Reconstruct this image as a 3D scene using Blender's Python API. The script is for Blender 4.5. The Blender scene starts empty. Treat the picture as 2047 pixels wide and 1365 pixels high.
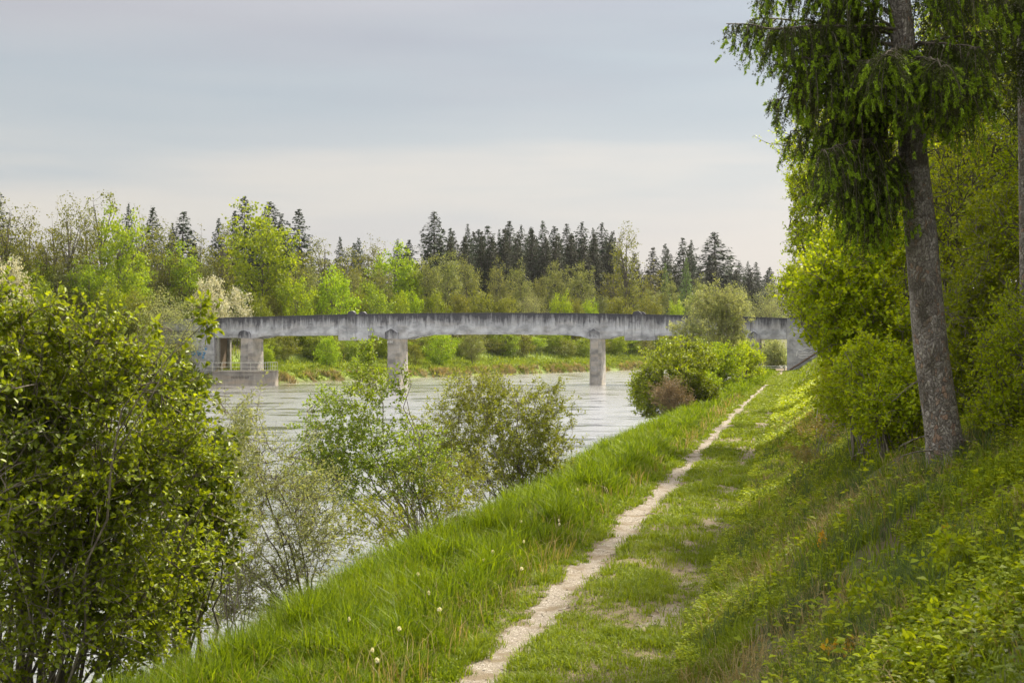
import bpy, math, random
import numpy as np
from mathutils import Vector, noise as mnoise

R = math.radians
SC = bpy.context.scene
COL = SC.collection
FPX = 2843.0            # focal length in pixels of the full photograph (50 mm on 36 mm)
EYE = 4.9               # eye above the water (z = 0)
ALPHA = math.atan((1605 - 1023.5) / FPX)
SA, CA = math.sin(ALPHA), math.cos(ALPHA)
UP = np.array([0, 0, 1.0])

# ------------------------------------------------------------------ frames and terrain
def W(px, py, Y):
    return np.array([(px - 1023.5) / FPX * Y, Y, EYE - (py - 685) / FPX * Y])

def uv2w(u, v):
    return u * SA + v * CA, u * CA - v * SA

def w2uv(x, y):
    return x * SA + y * CA, x * CA - y * SA

def _hash(ix, iy, s):
    h = (ix.astype(np.int64) * 374761393 + iy.astype(np.int64) * 668265263 + s * 144665) & 0x7fffffff
    h = ((h ^ (h >> 13)) * 1274126177) & 0x7fffffff
    return ((h ^ (h >> 16)) & 0xffff) / 65535.0

def vn(x, y, s=0):
    x = np.asarray(x, float); y = np.asarray(y, float)
    ix, iy = np.floor(x), np.floor(y)
    fx, fy = x - ix, y - iy
    fx = fx * fx * (3 - 2 * fx); fy = fy * fy * (3 - 2 * fy)
    a, b = _hash(ix, iy, s), _hash(ix + 1, iy, s)
    c, d = _hash(ix, iy + 1, s), _hash(ix + 1, iy + 1, s)
    return (a * (1 - fx) + b * fx) * (1 - fy) + (c * (1 - fx) + d * fx) * fy

def fbm(x, y, s=0, o=3):
    t, a, n = 0, 1.0, 0
    for k in range(o):
        t = t + a * vn(x * 2 ** k, y * 2 ** k, s + 17 * k); n += a; a *= .5
    return t / n

def softramp(x, w):
    return w * np.logaddexp(0, x / w)

def edge_near(u):
    return -7.6 + .37 * softramp(u - 190, 6) + .5 * (vn(u / 9, u * 0 + 3, 5) - .5)

def edge_far(u):
    return -60.5 + .38 * softramp(u - 172, 6) + 1.2 * (vn(u / 11, u * 0 + 8, 6) - .5) - 8.5 / (1 + np.exp(np.clip((u - 156.5) / .5, -50, 50)))

DN = [-60, -4, -1, 0, .5, 1.2, 1.9, 2.5, 6.4, 6.9, 13.6, 15, 60, 400]
ZN = [-2.6, -2.2, -.7, 0, .55, 1.1, 1.42, 1.55, 1.55, 1.68, 6.15, 6.5, 8.5, 14]
DF = [-60, -4, -1, 0, .3, 1.2, 3, 8, 11, 18, 26, 60, 400]
ZF = [-2.6, -2.2, -.8, 0, .35, .8, 1.35, 1.75, 2.1, 4.6, 5.2, 6, 10]

def H(u, v):
    u = np.asarray(u, float); v = np.asarray(v, float)
    dn = v - edge_near(u); df = edge_far(u) - v
    z = np.maximum(np.interp(dn, DN, ZN), np.interp(df, DF, ZF))
    land = np.clip(np.maximum(dn, df) - .3, 0, 1)
    slope = np.clip((dn - 6.5) / 2, 0, 1) * np.clip(60 - dn, 0, 1)
    z = z + land * ((fbm(u / 1.3, v / 1.3, 3) - .5) * .10 + (fbm(u / 6, v / 6, 9) - .5) * .18)
    z = z + slope * (fbm(u / 1.7, v / 1.1, 21) - .5) * .5
    # ruts
    c1 = rut1(u)
    near = (dn > 2.5) & (dn < 7)
    z = z - near * .05 * np.exp(-((v - c1) / .3) ** 2) - near * .03 * np.exp(-((v + 1.6) / .35) ** 2)
    return z

def rut1(u):
    return -3.15 + .75 * np.clip((u - 80) / 80, 0, 1) + .22 * (vn(u / 4, u * 0, 31) - .5)

def path_mask(u, v):
    """gravel showing: the long left rut and the broken right one"""
    n = fbm(u * 1.6, v * 3.2, 41, 3); nn = vn(u * 9, v * 9, 43)
    w1 = .155 + .14 * (vn(u / 1.9, u * 0, 44)) + .03 * np.clip(1 - u / 60, 0, 1)
    e1 = w1 - np.abs(v - rut1(u)) + (n - .5) * .30 + (nn - .5) * .16
    gap = (u > 118) & (u < 150)
    e1 = e1 - gap * .5
    e2 = .22 - np.abs(v + 1.62 + .2 * (vn(u / 6, u * 0, 48) - .5)) + (fbm(u / 1.9, v * 1.3, 46, 3) - .55) * 1.4 + (n - .5) * .5 + (nn - .5) * .16
    e2 = e2 - (u > 75) * .5
    return e1, e2

# ------------------------------------------------------------------ mesh helpers
def mesh_np(name, verts, faces_list, mat=None, smooth=False, uv=None):
    """faces_list: arrays of shape (n,k), any k"""
    verts = np.asarray(verts, np.float32)
    me = bpy.data.meshes.new(name)
    me.vertices.add(len(verts)); me.vertices.foreach_set('co', verts.ravel())
    faces_list = [np.asarray(f, np.int32) for f in faces_list if len(f)]
    nl = sum(f.size for f in faces_list); nf = sum(len(f) for f in faces_list)
    me.loops.add(nl); me.polygons.add(nf)
    me.loops.foreach_set('vertex_index', np.concatenate([f.ravel() for f in faces_list]))
    tot = np.concatenate([np.full(len(f), f.shape[1], np.int32) for f in faces_list])
    st = np.zeros(nf, np.int32); st[1:] = np.cumsum(tot)[:-1]
    me.polygons.foreach_set('loop_start', st)
    if smooth:
        me.polygons.foreach_set('use_smooth', np.ones(nf, bool))
    me.update(calc_edges=True); me.validate()
    if mat: me.materials.append(mat)
    return me

def link(name, me, parent=None, loc=None, rot=None):
    o = bpy.data.objects.new(name, me); COL.objects.link(o)
    if parent: o.parent = parent
    if loc is not None: o.location = [float(c) for c in loc]
    if rot is not None: o.rotation_euler = rot
    return o

def tag(o, label=None, cat=None, group=None, kind=None):
    if label: o['label'] = label
    if cat: o['category'] = cat
    if group: o['group'] = group
    if kind: o['kind'] = kind
    return o

def empty(name, loc, label, cat, group=None, rz=0):
    o = link(name, None, None, loc, (0, 0, rz)); o.empty_display_size = .2
    return tag(o, label, cat, group)

def copy_tree(root, loc, rz, scale, label, group=None):
    r = root.copy(); COL.objects.link(r)
    r.location = [float(c) for c in loc]; r.rotation_euler = (0, 0, rz); r.scale = scale
    r['label'] = label
    if group: r['group'] = group
    elif 'group' in r: del r['group']
    for ch in list(root.children):
        c = ch.copy(); COL.objects.link(c); c.parent = r
    return r

def norm(a):
    return a / np.maximum(np.linalg.norm(a, axis=-1, keepdims=True), 1e-9)

def tubes(polys, sides=5):
    """polys: list of (pts (n,3), radii (n,)) -> verts, quads"""
    V, Q, off = [], [], 0
    ang = np.linspace(0, 2 * math.pi, sides, endpoint=False)
    for pts, rad in polys:
        pts = np.asarray(pts, float); n = len(pts)
        t = norm(np.gradient(pts, axis=0))
        ref = np.where(np.abs(t[:, 2:3]) > .9, np.array([[1., 0, 0]]), np.array([[0, 0, 1.]]))
        a = norm(np.cross(t, ref)); b = np.cross(t, a)
        ring = pts[:, None] + np.asarray(rad)[:, None, None] * (a[:, None] * np.cos(ang)[None, :, None] + b[:, None] * np.sin(ang)[None, :, None])
        V.append(ring.reshape(-1, 3))
        i = np.arange(n - 1)[:, None] * sides; j = np.arange(sides)[None]; k = (j + 1) % sides
        Q.append(np.stack([i + j, i + k, i + sides + k, i + sides + j], -1).reshape(-1, 4) + off)
        off += n * sides
    return np.concatenate(V), np.concatenate(Q)

def bez(p0, p1, p2, n=6):
    t = np.linspace(0, 1, n)[:, None]
    return (1 - t) ** 2 * p0 + 2 * t * (1 - t) * p1 + t * t * p2

def leaf_mesh(B, D, N, L, Wd, shape='rhomb', droop=.15):
    """arrays of leaf base, direction, normal, length, width -> verts, faces"""
    D = norm(D); S = norm(np.cross(D, N)); Nn = norm(np.cross(S, D))
    L = np.broadcast_to(np.asarray(L, float), (len(B),))[:, None]; w = np.broadcast_to(np.asarray(Wd, float), (len(B),))[:, None]
    n = len(B)
    if shape == 'rhomb':
        m = B + .45 * L * D
        v = np.stack([B, m + .5 * w * S + .12 * w * Nn, B + L * D - droop * L * Nn, m - .5 * w * S + .12 * w * Nn], 1)
        f = np.arange(4)[None] + 4 * np.arange(n)[:, None]
        return v.reshape(-1, 3), [f]
    if shape == 'blob':           # a ragged leaf clump for far crowns
        a = B - .5 * L * D
        v = np.stack([a, B - .1 * L * D + .5 * w * S, B + .5 * L * D + .2 * w * S, B + .15 * L * D - .5 * w * S], 1)
        f = np.arange(4)[None] + 4 * np.arange(n)[:, None]
        return v.reshape(-1, 3), [f]
    fold = .16
    v = np.stack([B,
                  B + .28 * L * D + .46 * w * S + fold * w * Nn,
                  B + .66 * L * D + .40 * w * S + fold * w * Nn - .4 * droop * L * Nn,
                  B + L * D - droop * L * Nn,
                  B + .66 * L * D - .40 * w * S + fold * w * Nn - .4 * droop * L * Nn,
                  B + .28 * L * D - .46 * w * S + fold * w * Nn], 1)
    o = 6 * np.arange(n)[:, None]
    f = np.concatenate([np.array([[0, 1, 2, 3]]) + o, np.array([[0, 3, 4, 5]]) + o])
    return v.reshape(-1, 3), [f]

def rdir(rng, n):
    return norm(rng.normal(size=(n, 3)))

# ------------------------------------------------------------------ materials
def newmat(name):
    m = bpy.data.materials.new(name); m.use_nodes = True
    nt = m.node_tree; nt.nodes.clear()
    return m, nt, nt.nodes, nt.links

def nd(nodes, typ, **kw):
    n = nodes.new(typ)
    for k, v in kw.items():
        if k.startswith('i_'):
            n.inputs[k[2:].replace('_', ' ')].default_value = v
        else: setattr(n, k, v)
    return n

def mixc(N, L, fac, a, b, blend='MIX'):
    m = N.new('ShaderNodeMix'); m.data_type = 'RGBA'; m.blend_type = blend
    for sock, val in ((m.inputs[0], fac), (m.inputs[6], a), (m.inputs[7], b)):
        if hasattr(val, 'is_linked'): L.new(val, sock)
        elif isinstance(val, (int, float)): sock.default_value = val
        else: sock.default_value = (*val, 1)
    return m.outputs[2]

def mathn(N, L, op, a, b=0, c=0, clamp=False):
    m = N.new('ShaderNodeMath'); m.operation = op; m.use_clamp = clamp
    for i, val in enumerate((a, b, c)):
        if hasattr(val, 'is_linked'): L.new(val, m.inputs[i])
        else: m.inputs[i].default_value = val
    return m.outputs[0]

def maprange(N, L, x, a, b, c=0, d=1, smooth=True):
    m = N.new('ShaderNodeMapRange'); m.interpolation_type = 'SMOOTHSTEP' if smooth else 'LINEAR'
    L.new(x, m.inputs[0])
    for i, v in zip((1, 2, 3, 4), (a, b, c, d)): m.inputs[i].default_value = v
    return m.outputs[0]

def noisen(N, L, scale, vec=None, detail=3, rough=.55):
    n = N.new('ShaderNodeTexNoise'); n.inputs['Scale'].default_value = scale
    n.inputs['Detail'].default_value = detail; n.inputs['Roughness'].default_value = rough
    if vec is not None: L.new(vec, n.inputs['Vector'])
    return n.outputs[0]

def leafmat(name, c1, c2, c3=None, trans=.45, patch=.6, rough=.5, objvar=.25, spec=.2):
    """c1..c2 vary per leaf; c3 is a rarer patch tint; every tree differs a little"""
    m, nt, N, L = newmat(name)
    geo = N.new('ShaderNodeNewGeometry'); tc = N.new('ShaderNodeTexCoord'); oi = N.new('ShaderNodeObjectInfo')
    rnd = geo.outputs['Random Per Island']
    col = mixc(N, L, rnd, c1, c2)
    nz = noisen(N, L, patch, tc.outputs['Object'], 2)
    if c3: col = mixc(N, L, maprange(N, L, nz, .52, .72), col, c3)
    hsv = N.new('ShaderNodeHueSaturation'); L.new(col, hsv.inputs['Color'])
    L.new(mathn(N, L, 'MULTIPLY_ADD', oi.outputs['Random'], objvar * .07, .5 - objvar * .025), hsv.inputs['Hue'])
    v1 = mathn(N, L, 'MULTIPLY_ADD', oi.outputs['Random'], objvar, 1 - objvar / 2)
    r2 = mathn(N, L, 'FRACT', mathn(N, L, 'MULTIPLY', rnd, 7.31))
    v2 = mathn(N, L, 'MULTIPLY_ADD', r2, .5, .75)
    L.new(mathn(N, L, 'MULTIPLY', v1, v2), hsv.inputs['Value'])
    col = hsv.outputs[0]
    bs = N.new('ShaderNodeBsdfPrincipled'); L.new(col, bs.inputs['Base Color'])
    bs.inputs['Roughness'].default_value = rough; bs.inputs['Specular IOR Level'].default_value = spec
    tr = N.new('ShaderNodeBsdfTranslucent')
    L.new(mixc(N, L, 1.0, col, (1.5, 1.35, .7), 'MULTIPLY'), tr.inputs[0])
    mx = N.new('ShaderNodeMixShader'); mx.inputs[0].default_value = trans
    L.new(bs.outputs[0], mx.inputs[1]); L.new(tr.outputs[0], mx.inputs[2])
    out = N.new('ShaderNodeOutputMaterial'); L.new(mx.outputs[0], out.inputs[0])
    return m

def barkmat(name, c1, c2, scale=6, bump=.3):
    m, nt, N, L = newmat(name)
    tc = N.new('ShaderNodeTexCoord')
    mp = N.new('ShaderNodeMapping'); mp.inputs['Scale'].default_value = (1, 1, .35); L.new(tc.outputs['Object'], mp.inputs[0])
    nz = noisen(N, L, scale, mp.outputs[0], 5, .65)
    col = mixc(N, L, maprange(N, L, nz, .35, .65), c1, c2)
    bs = N.new('ShaderNodeBsdfPrincipled'); L.new(col, bs.inputs['Base Color']); bs.inputs['Roughness'].default_value = .9
    bp = N.new('ShaderNodeBump'); bp.inputs['Strength'].default_value = bump; bp.inputs['Distance'].default_value = .03
    L.new(nz, bp.inputs['Height']); L.new(bp.outputs[0], bs.inputs['Normal'])
    out = N.new('ShaderNodeOutputMaterial'); L.new(bs.outputs[0], out.inputs[0])
    return m

def plainmat(name, c, rough=.6, metal=0):
    m, nt, N, L = newmat(name)
    tc = N.new('ShaderNodeTexCoord')
    nz = noisen(N, L, 9, tc.outputs['Object'], 4)
    col = mixc(N, L, nz, [x * .7 for x in c], [min(1, x * 1.25) for x in c])
    bs = N.new('ShaderNodeBsdfPrincipled'); L.new(col, bs.inputs['Base Color'])
    bs.inputs['Roughness'].default_value = rough; bs.inputs['Metallic'].default_value = metal
    out = N.new('ShaderNodeOutputMaterial'); L.new(bs.outputs[0], out.inputs[0])
    return m

M = {}
M['bright'] = leafmat('leaf_yellow_green', (0.16, 0.25, 0.006), (0.29, 0.37, 0.012), (0.12, 0.18, 0.007))
M['fresh'] = leafmat('leaf_fresh_green', (0.13, 0.19, 0.012), (0.23, 0.29, 0.02), (0.09, 0.14, 0.01))
M['olive'] = leafmat('leaf_olive', (0.1, 0.12, 0.012), (0.18, 0.19, 0.02), (0.07, 0.085, 0.01))
M['greygreen'] = leafmat('leaf_grey_green', (0.13, 0.155, 0.05), (0.21, 0.235, 0.075), (0.1, 0.13, 0.03))
M['pale'] = leafmat('leaf_pale_willow', (0.21, 0.25, 0.11), (0.31, 0.34, 0.16), (0.15, 0.2, 0.05))
M['blossom'] = leafmat('blossom_white', (.42, .42, .32), (.62, .60, .48), (.16, .21, .06), trans=.25, patch=1.3)
M['spruce'] = leafmat('needle_dark', (0.018, 0.04, 0.016), (0.04, 0.068, 0.026), (0.05, 0.06, 0.03), trans=.12, patch=.35, rough=.75)
M['spruce_brown'] = leafmat('needle_brownish', (0.024, 0.034, 0.014), (0.045, 0.052, 0.024), (0.03, 0.04, 0.015), trans=.12, patch=.35, rough=.75)
M['larch'] = leafmat('needle_larch', (.10, .19, .03), (.15, .25, .05), trans=.3)
M['near1'] = leafmat('leaf_near_broad', (0.13, 0.185, 0.006), (0.29, 0.36, 0.012), (0.08, 0.12, 0.006), trans=.42, patch=.9, rough=.42, spec=.38, objvar=0)
M['near2'] = leafmat('leaf_near_maple', (0.09, 0.135, 0.008), (0.19, 0.24, 0.012), (0.06, 0.09, 0.006), trans=.4, patch=.9, rough=.42, spec=.32, objvar=0)
M['willow'] = leafmat('leaf_willow_narrow', (0.2, 0.24, 0.09), (0.31, 0.35, 0.13), (0.23, 0.28, 0.05), trans=.35, rough=.5, spec=.4, objvar=0)
M['dogwood'] = leafmat('leaf_dogwood', (0.13, 0.21, 0.015), (0.24, 0.33, 0.025), (0.22, 0.29, 0.02), trans=.4, rough=.45, spec=.4, objvar=0)
M['sallow'] = leafmat('leaf_sallow', (0.15, 0.19, 0.02), (0.27, 0.31, 0.03), (0.22, 0.24, 0.04), trans=.38, rough=.5, objvar=0)
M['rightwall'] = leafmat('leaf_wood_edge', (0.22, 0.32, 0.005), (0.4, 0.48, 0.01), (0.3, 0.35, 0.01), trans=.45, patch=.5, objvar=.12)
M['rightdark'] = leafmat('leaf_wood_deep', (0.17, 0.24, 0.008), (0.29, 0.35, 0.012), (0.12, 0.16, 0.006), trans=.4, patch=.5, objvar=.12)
M['deadbrown'] = leafmat('dry_leaf_brown', (.17, .12, .07), (.28, .20, .12), (.12, .16, .03), trans=.2)
M['rust'] = leafmat('leaf_rust', (0.24, 0.2, 0.06), (0.32, 0.28, 0.11), (0.18, 0.25, 0.03), trans=.35, patch=2, objvar=0)
M['orange'] = leafmat('leaf_orange', (0.5, 0.26, 0.02), (0.52, 0.38, 0.03), (0.22, 0.28, 0.02), trans=.35, patch=3)
M['grass'] = leafmat('grass_long', (0.075, 0.135, 0.004), (0.19, 0.27, 0.01), (0.16, 0.23, 0.008), trans=.45, patch=.9, rough=.5, objvar=0, spec=.2)
M['grass_mid'] = leafmat('grass_short', (0.11, 0.17, 0.007), (0.22, 0.29, 0.014), (0.17, 0.22, 0.02), trans=.4, patch=1.1, rough=.5, objvar=0)
M['straw'] = leafmat('grass_dry', (.24, .19, .08), (.38, .31, .15), (.16, .18, .05), trans=.3, patch=1.5, objvar=0)
M['soft'] = leafmat('grass_bluegreen', (.07, .12, .045), (.13, .18, .07), (.10, .14, .05), trans=.3, patch=1.2, objvar=0)
M['herb'] = leafmat('herb_bright', (0.19, 0.27, 0.008), (0.34, 0.41, 0.014), (0.27, 0.32, 0.015), trans=.45, patch=1.3, objvar=0)
M['herbdark'] = leafmat('herb_deep', (0.09, 0.14, 0.01), (0.18, 0.24, 0.015), (0.06, 0.09, 0.01), trans=.4, patch=1.3, objvar=0)
M['meadow'] = leafmat('meadow_grass', (0.11, 0.17, 0.012), (0.23, 0.28, 0.022), (0.09, 0.12, 0.012), trans=.4, patch=.12, objvar=0)
M['reed'] = leafmat('reed_edge', (.24, .20, .09), (.34, .28, .14), (.16, .21, .03), trans=.3, patch=.35, objvar=0)
M['bark'] = barkmat('bark_grey_brown', (.06, .05, .038), (.15, .13, .10))
M['stem'] = barkmat('stem_grey', (.10, .085, .07), (.24, .21, .18), 14, .1)
M['needle'] = leafmat('spruce_needle_old', (0.045, 0.065, 0.014), (0.085, 0.11, 0.022), (0.065, 0.06, 0.02), trans=.15, patch=1.5, rough=.55, objvar=0)
M['shoot'] = leafmat('spruce_shoot_new', (0.18, 0.3, 0.018), (0.3, 0.43, 0.03), trans=.4, patch=2, rough=.5, objvar=0)
M['white'] = leafmat('seed_head', (.70, .70, .66), (.85, .85, .80), trans=.35, objvar=0)
M['metal'] = plainmat('galvanised_rail', (.42, .42, .38), .5, .3)

def barkmat_spruce():
    m, nt, N, L = newmat('spruce_bark')
    tc = N.new('ShaderNodeTexCoord')
    mp = N.new('ShaderNodeMapping'); mp.inputs['Scale'].default_value = (1, 1, .62); L.new(tc.outputs['Object'], mp.inputs[0])
    nzv = N.new('ShaderNodeTexNoise'); nzv.inputs['Scale'].default_value = 9; L.new(mp.outputs[0], nzv.inputs['Vector'])
    add = N.new('ShaderNodeVectorMath'); add.operation = 'MULTIPLY_ADD'
    L.new(nzv.outputs['Color'], add.inputs[0]); add.inputs[1].default_value = (.20, .20, .14); L.new(mp.outputs[0], add.inputs[2])
    vo = N.new('ShaderNodeTexVoronoi'); vo.inputs['Scale'].default_value = 26; vo.feature = 'DISTANCE_TO_EDGE'; L.new(add.outputs[0], vo.inputs['Vector'])
    vc = N.new('ShaderNodeTexVoronoi'); vc.inputs['Scale'].default_value = 26; L.new(add.outputs[0], vc.inputs['Vector'])
    fine = noisen(N, L, 60, mp.outputs[0], 5, .7); big = noisen(N, L, 2.6, mp.outputs[0], 4)
    sep = N.new('ShaderNodeSeparateColor'); L.new(vc.outputs['Color'], sep.inputs[0])
    plate = mixc(N, L, sep.outputs[0], (.24, .22, .205), (.54, .51, .485))
    plate = mixc(N, L, maprange(N, L, sep.outputs[1], .8, .95), plate, (.44, .31, .24))
    plate = mixc(N, L, maprange(N, L, big, .5, .68), plate, (.16, .145, .12))
    plate = mixc(N, L, maprange(N, L, fine, .35, .7), mixc(N, L, 1.0, plate, (.55, .52, .5), 'MULTIPLY'), plate)
    col = mixc(N, L, maprange(N, L, vo.outputs[0], -.05, .10), (.09, .072, .062), plate)
    bs = N.new('ShaderNodeBsdfPrincipled'); L.new(col, bs.inputs['Base Color']); bs.inputs['Roughness'].default_value = .88
    h = mathn(N, L, 'MULTIPLY_ADD', maprange(N, L, vo.outputs[0], 0, .2), 1.0, mathn(N, L, 'MULTIPLY', fine, .5))
    h = mathn(N, L, 'MULTIPLY_ADD', sep.outputs[2], .5, h)
    bp = N.new('ShaderNodeBump'); bp.inputs['Strength'].default_value = .9; bp.inputs['Distance'].default_value = .02
    L.new(h, bp.inputs['Height']); L.new(bp.outputs[0], bs.inputs['Normal'])
    out = N.new('ShaderNodeOutputMaterial'); L.new(bs.outputs[0], out.inputs[0])
    return m
M['sprucebark'] = barkmat_spruce()

def groundmat():
    m, nt, N, L = newmat('soil_and_turf')
    tc = N.new('ShaderNodeTexCoord'); P = tc.outputs['Object']
    a = noisen(N, L, .8, P, 5, .6); b = noisen(N, L, 7, P, 5, .65); c = noisen(N, L, 60, P, 3, .7)
    soil = mixc(N, L, c, (.05, .035, .022), (.17, .12, .08))
    turf = mixc(N, L, b, (.035, .055, .008), (.10, .12, .02))
    col = mixc(N, L, maprange(N, L, mathn(N, L, 'MULTIPLY_ADD', b, .6, mathn(N, L, 'MULTIPLY', a, .5)), .42, .62), soil, turf)
    at = N.new('ShaderNodeAttribute'); at.attribute_name = 'lane'
    lane = mathn(N, L, 'MULTIPLY', at.outputs['Fac'], maprange(N, L, mathn(N, L, 'ADD', mathn(N, L, 'MULTIPLY', b, .7), mathn(N, L, 'MULTIPLY', a, .4)), .38, .62))
    grav = mixc(N, L, maprange(N, L, c, .3, .7), (.11, .08, .05), (.29, .22, .15))
    col = mixc(N, L, mathn(N, L, 'MULTIPLY', lane, .8), col, grav)
    at2 = N.new('ShaderNodeAttribute'); at2.attribute_name = 'meadow'
    col = mixc(N, L, at2.outputs['Fac'], col, mixc(N, L, b, (.11, .18, .018), (.20, .27, .03)))
    bs = N.new('ShaderNodeBsdfPrincipled'); L.new(col, bs.inputs['Base Color']); bs.inputs['Roughness'].default_value = .95
    bp = N.new('ShaderNodeBump'); bp.inputs['Strength'].default_value = .7; bp.inputs['Distance'].default_value = .03
    L.new(mathn(N, L, 'ADD', b, mathn(N, L, 'MULTIPLY', c, .4)), bp.inputs['Height']); L.new(bp.outputs[0], bs.inputs['Normal'])
    out = N.new('ShaderNodeOutputMaterial'); L.new(bs.outputs[0], out.inputs[0])
    return m

def gravelmat(name='pale_gravel', k=1.0):
    m, nt, N, L = newmat(name)
    tc = N.new('ShaderNodeTexCoord'); P = tc.outputs['Object']
    vo = N.new('ShaderNodeTexVoronoi'); vo.inputs['Scale'].default_value = 55; L.new(P, vo.inputs['Vector'])
    vs = N.new('ShaderNodeTexVoronoi'); vs.inputs['Scale'].default_value = 130; L.new(P, vs.inputs['Vector'])
    sep = N.new('ShaderNodeSeparateColor'); L.new(vo.outputs['Color'], sep.inputs[0])
    sep2 = N.new('ShaderNodeSeparateColor'); L.new(vs.outputs['Color'], sep2.inputs[0])
    big = noisen(N, L, 2.2, P, 5, .6)
    col = mixc(N, L, sep2.outputs[0], (.13, .105, .08), (.36, .32, .27))
    col = mixc(N, L, maprange(N, L, sep.outputs[0], .84, .90), col, (.43, .40, .36))
    col = mixc(N, L, maprange(N, L, big, .46 - .25 * (1 - k), .64 - .1 * (1 - k)), col, (.18, .14, .09))
    bs = N.new('ShaderNodeBsdfPrincipled'); L.new(col, bs.inputs['Base Color']); bs.inputs['Roughness'].default_value = .9
    bp = N.new('ShaderNodeBump'); bp.inputs['Strength'].default_value = .8; bp.inputs['Distance'].default_value = .012
    L.new(mathn(N, L, 'ADD', vo.outputs['Distance'], vs.outputs['Distance']), bp.inputs['Height']); L.new(bp.outputs[0], bs.inputs['Normal'])
    out = N.new('ShaderNodeOutputMaterial'); L.new(bs.outputs[0], out.inputs[0])
    return m

def concretemat(name, light=(.40, .415, .45), warm=(.36, .32, .27), dark=(.032, .032, .042), streak=1.0, warmth=.25):
    """UV: u = metres along, v = metres below the top edge"""
    m, nt, N, L = newmat(name)
    uv = N.new('ShaderNodeUVMap'); uv.uv_map = 'UVMap'
    sx = N.new('ShaderNodeSeparateXYZ'); L.new(uv.outputs[0], sx.inputs[0])
    def vec(a, b):
        mp = N.new('ShaderNodeMapping'); mp.inputs['Scale'].default_value = (a, b, 1); L.new(uv.outputs[0], mp.inputs[0]); return mp.outputs[0]
    blotch = noisen(N, L, 1.0, vec(.7, .9), 6, .62)
    st = noisen(N, L, 1.0, vec(2.2, .25), 5, .7)
    st2 = noisen(N, L, 1.0, vec(9, .45), 4, .7)
    fine = noisen(N, L, 1.0, vec(14, 14), 4, .7)
    col = mixc(N, L, maprange(N, L, blotch, .3, .7), [x * .5 for x in light], [min(1, x * 1.22) for x in light])
    col = mixc(N, L, mathn(N, L, 'MULTIPLY', maprange(N, L, noisen(N, L, 1.0, vec(.33, 1.5), 4), .42, .7), warmth), col, warm)
    # board marks
    wv = mathn(N, L, 'FRACT', mathn(N, L, 'MULTIPLY', sx.outputs[1], 3.1))
    bl = maprange(N, L, wv, .0, .10, .72, 1)
    col = mixc(N, L, .35, col, mixc(N, L, 1.0, col, mixc(N, L, bl, (.45, .45, .45), (1, 1, 1)), 'MULTIPLY'))
    # rain streaks running down from the top edge
    reach = mathn(N, L, 'ADD', mathn(N, L, 'MULTIPLY_ADD', st, 2.3, -.72), mathn(N, L, 'MULTIPLY', maprange(N, L, blotch, .3, .7), .55))
    s = mathn(N, L, 'SUBTRACT', reach, mathn(N, L, 'MULTIPLY', sx.outputs[1], .62))
    s = mathn(N, L, 'ADD', s, mathn(N, L, 'MULTIPLY_ADD', st2, 1.1, -.62))
    mask = mathn(N, L, 'MULTIPLY', maprange(N, L, s, -.30, .60), .95 * streak)
    col = mixc(N, L, mask, col, dark)
    dk = noisen(N, L, 1.0, vec(.9, 1.6), 6, .7)
    col = mixc(N, L, maprange(N, L, dk, .56, .72, 0, .6), col, [x * 1.6 for x in dark])
    wt = noisen(N, L, 1.0, vec(5.5, .5), 4, .75)
    col = mixc(N, L, maprange(N, L, wt, .62, .74, 0, .6), col, (.52, .52, .53))
    bs = N.new('ShaderNodeBsdfPrincipled'); L.new(col, bs.inputs['Base Color']); bs.inputs['Roughness'].default_value = .88
    bp = N.new('ShaderNodeBump'); bp.inputs['Strength'].default_value = .35; bp.inputs['Distance'].default_value = .03
    L.new(mathn(N, L, 'ADD', fine, blotch), bp.inputs['Height']); L.new(bp.outputs[0], bs.inputs['Normal'])
    out = N.new('ShaderNodeOutputMaterial'); L.new(bs.outputs[0], out.inputs[0])
    return m
M['ground'] = groundmat(); M['gravel'] = gravelmat(); M['worn'] = gravelmat('trodden_soil', .2)
M['girder'] = concretemat('concrete_girder')
M['pier'] = concretemat('concrete_pier', (.28, .27, .26), (.36, .315, .26), streak=.9, warmth=.7)
M['wall'] = concretemat('concrete_abutment', (.38, .39, .41), (.38, .34, .28), streak=.55, warmth=.25)
M['quay'] = concretemat('concrete_quay', (.30, .28, .25), (.36, .28, .2), streak=.4, warmth=.5)
M['recess'] = plainmat('brown_recess', (.13, .09, .06), .9)

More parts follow.
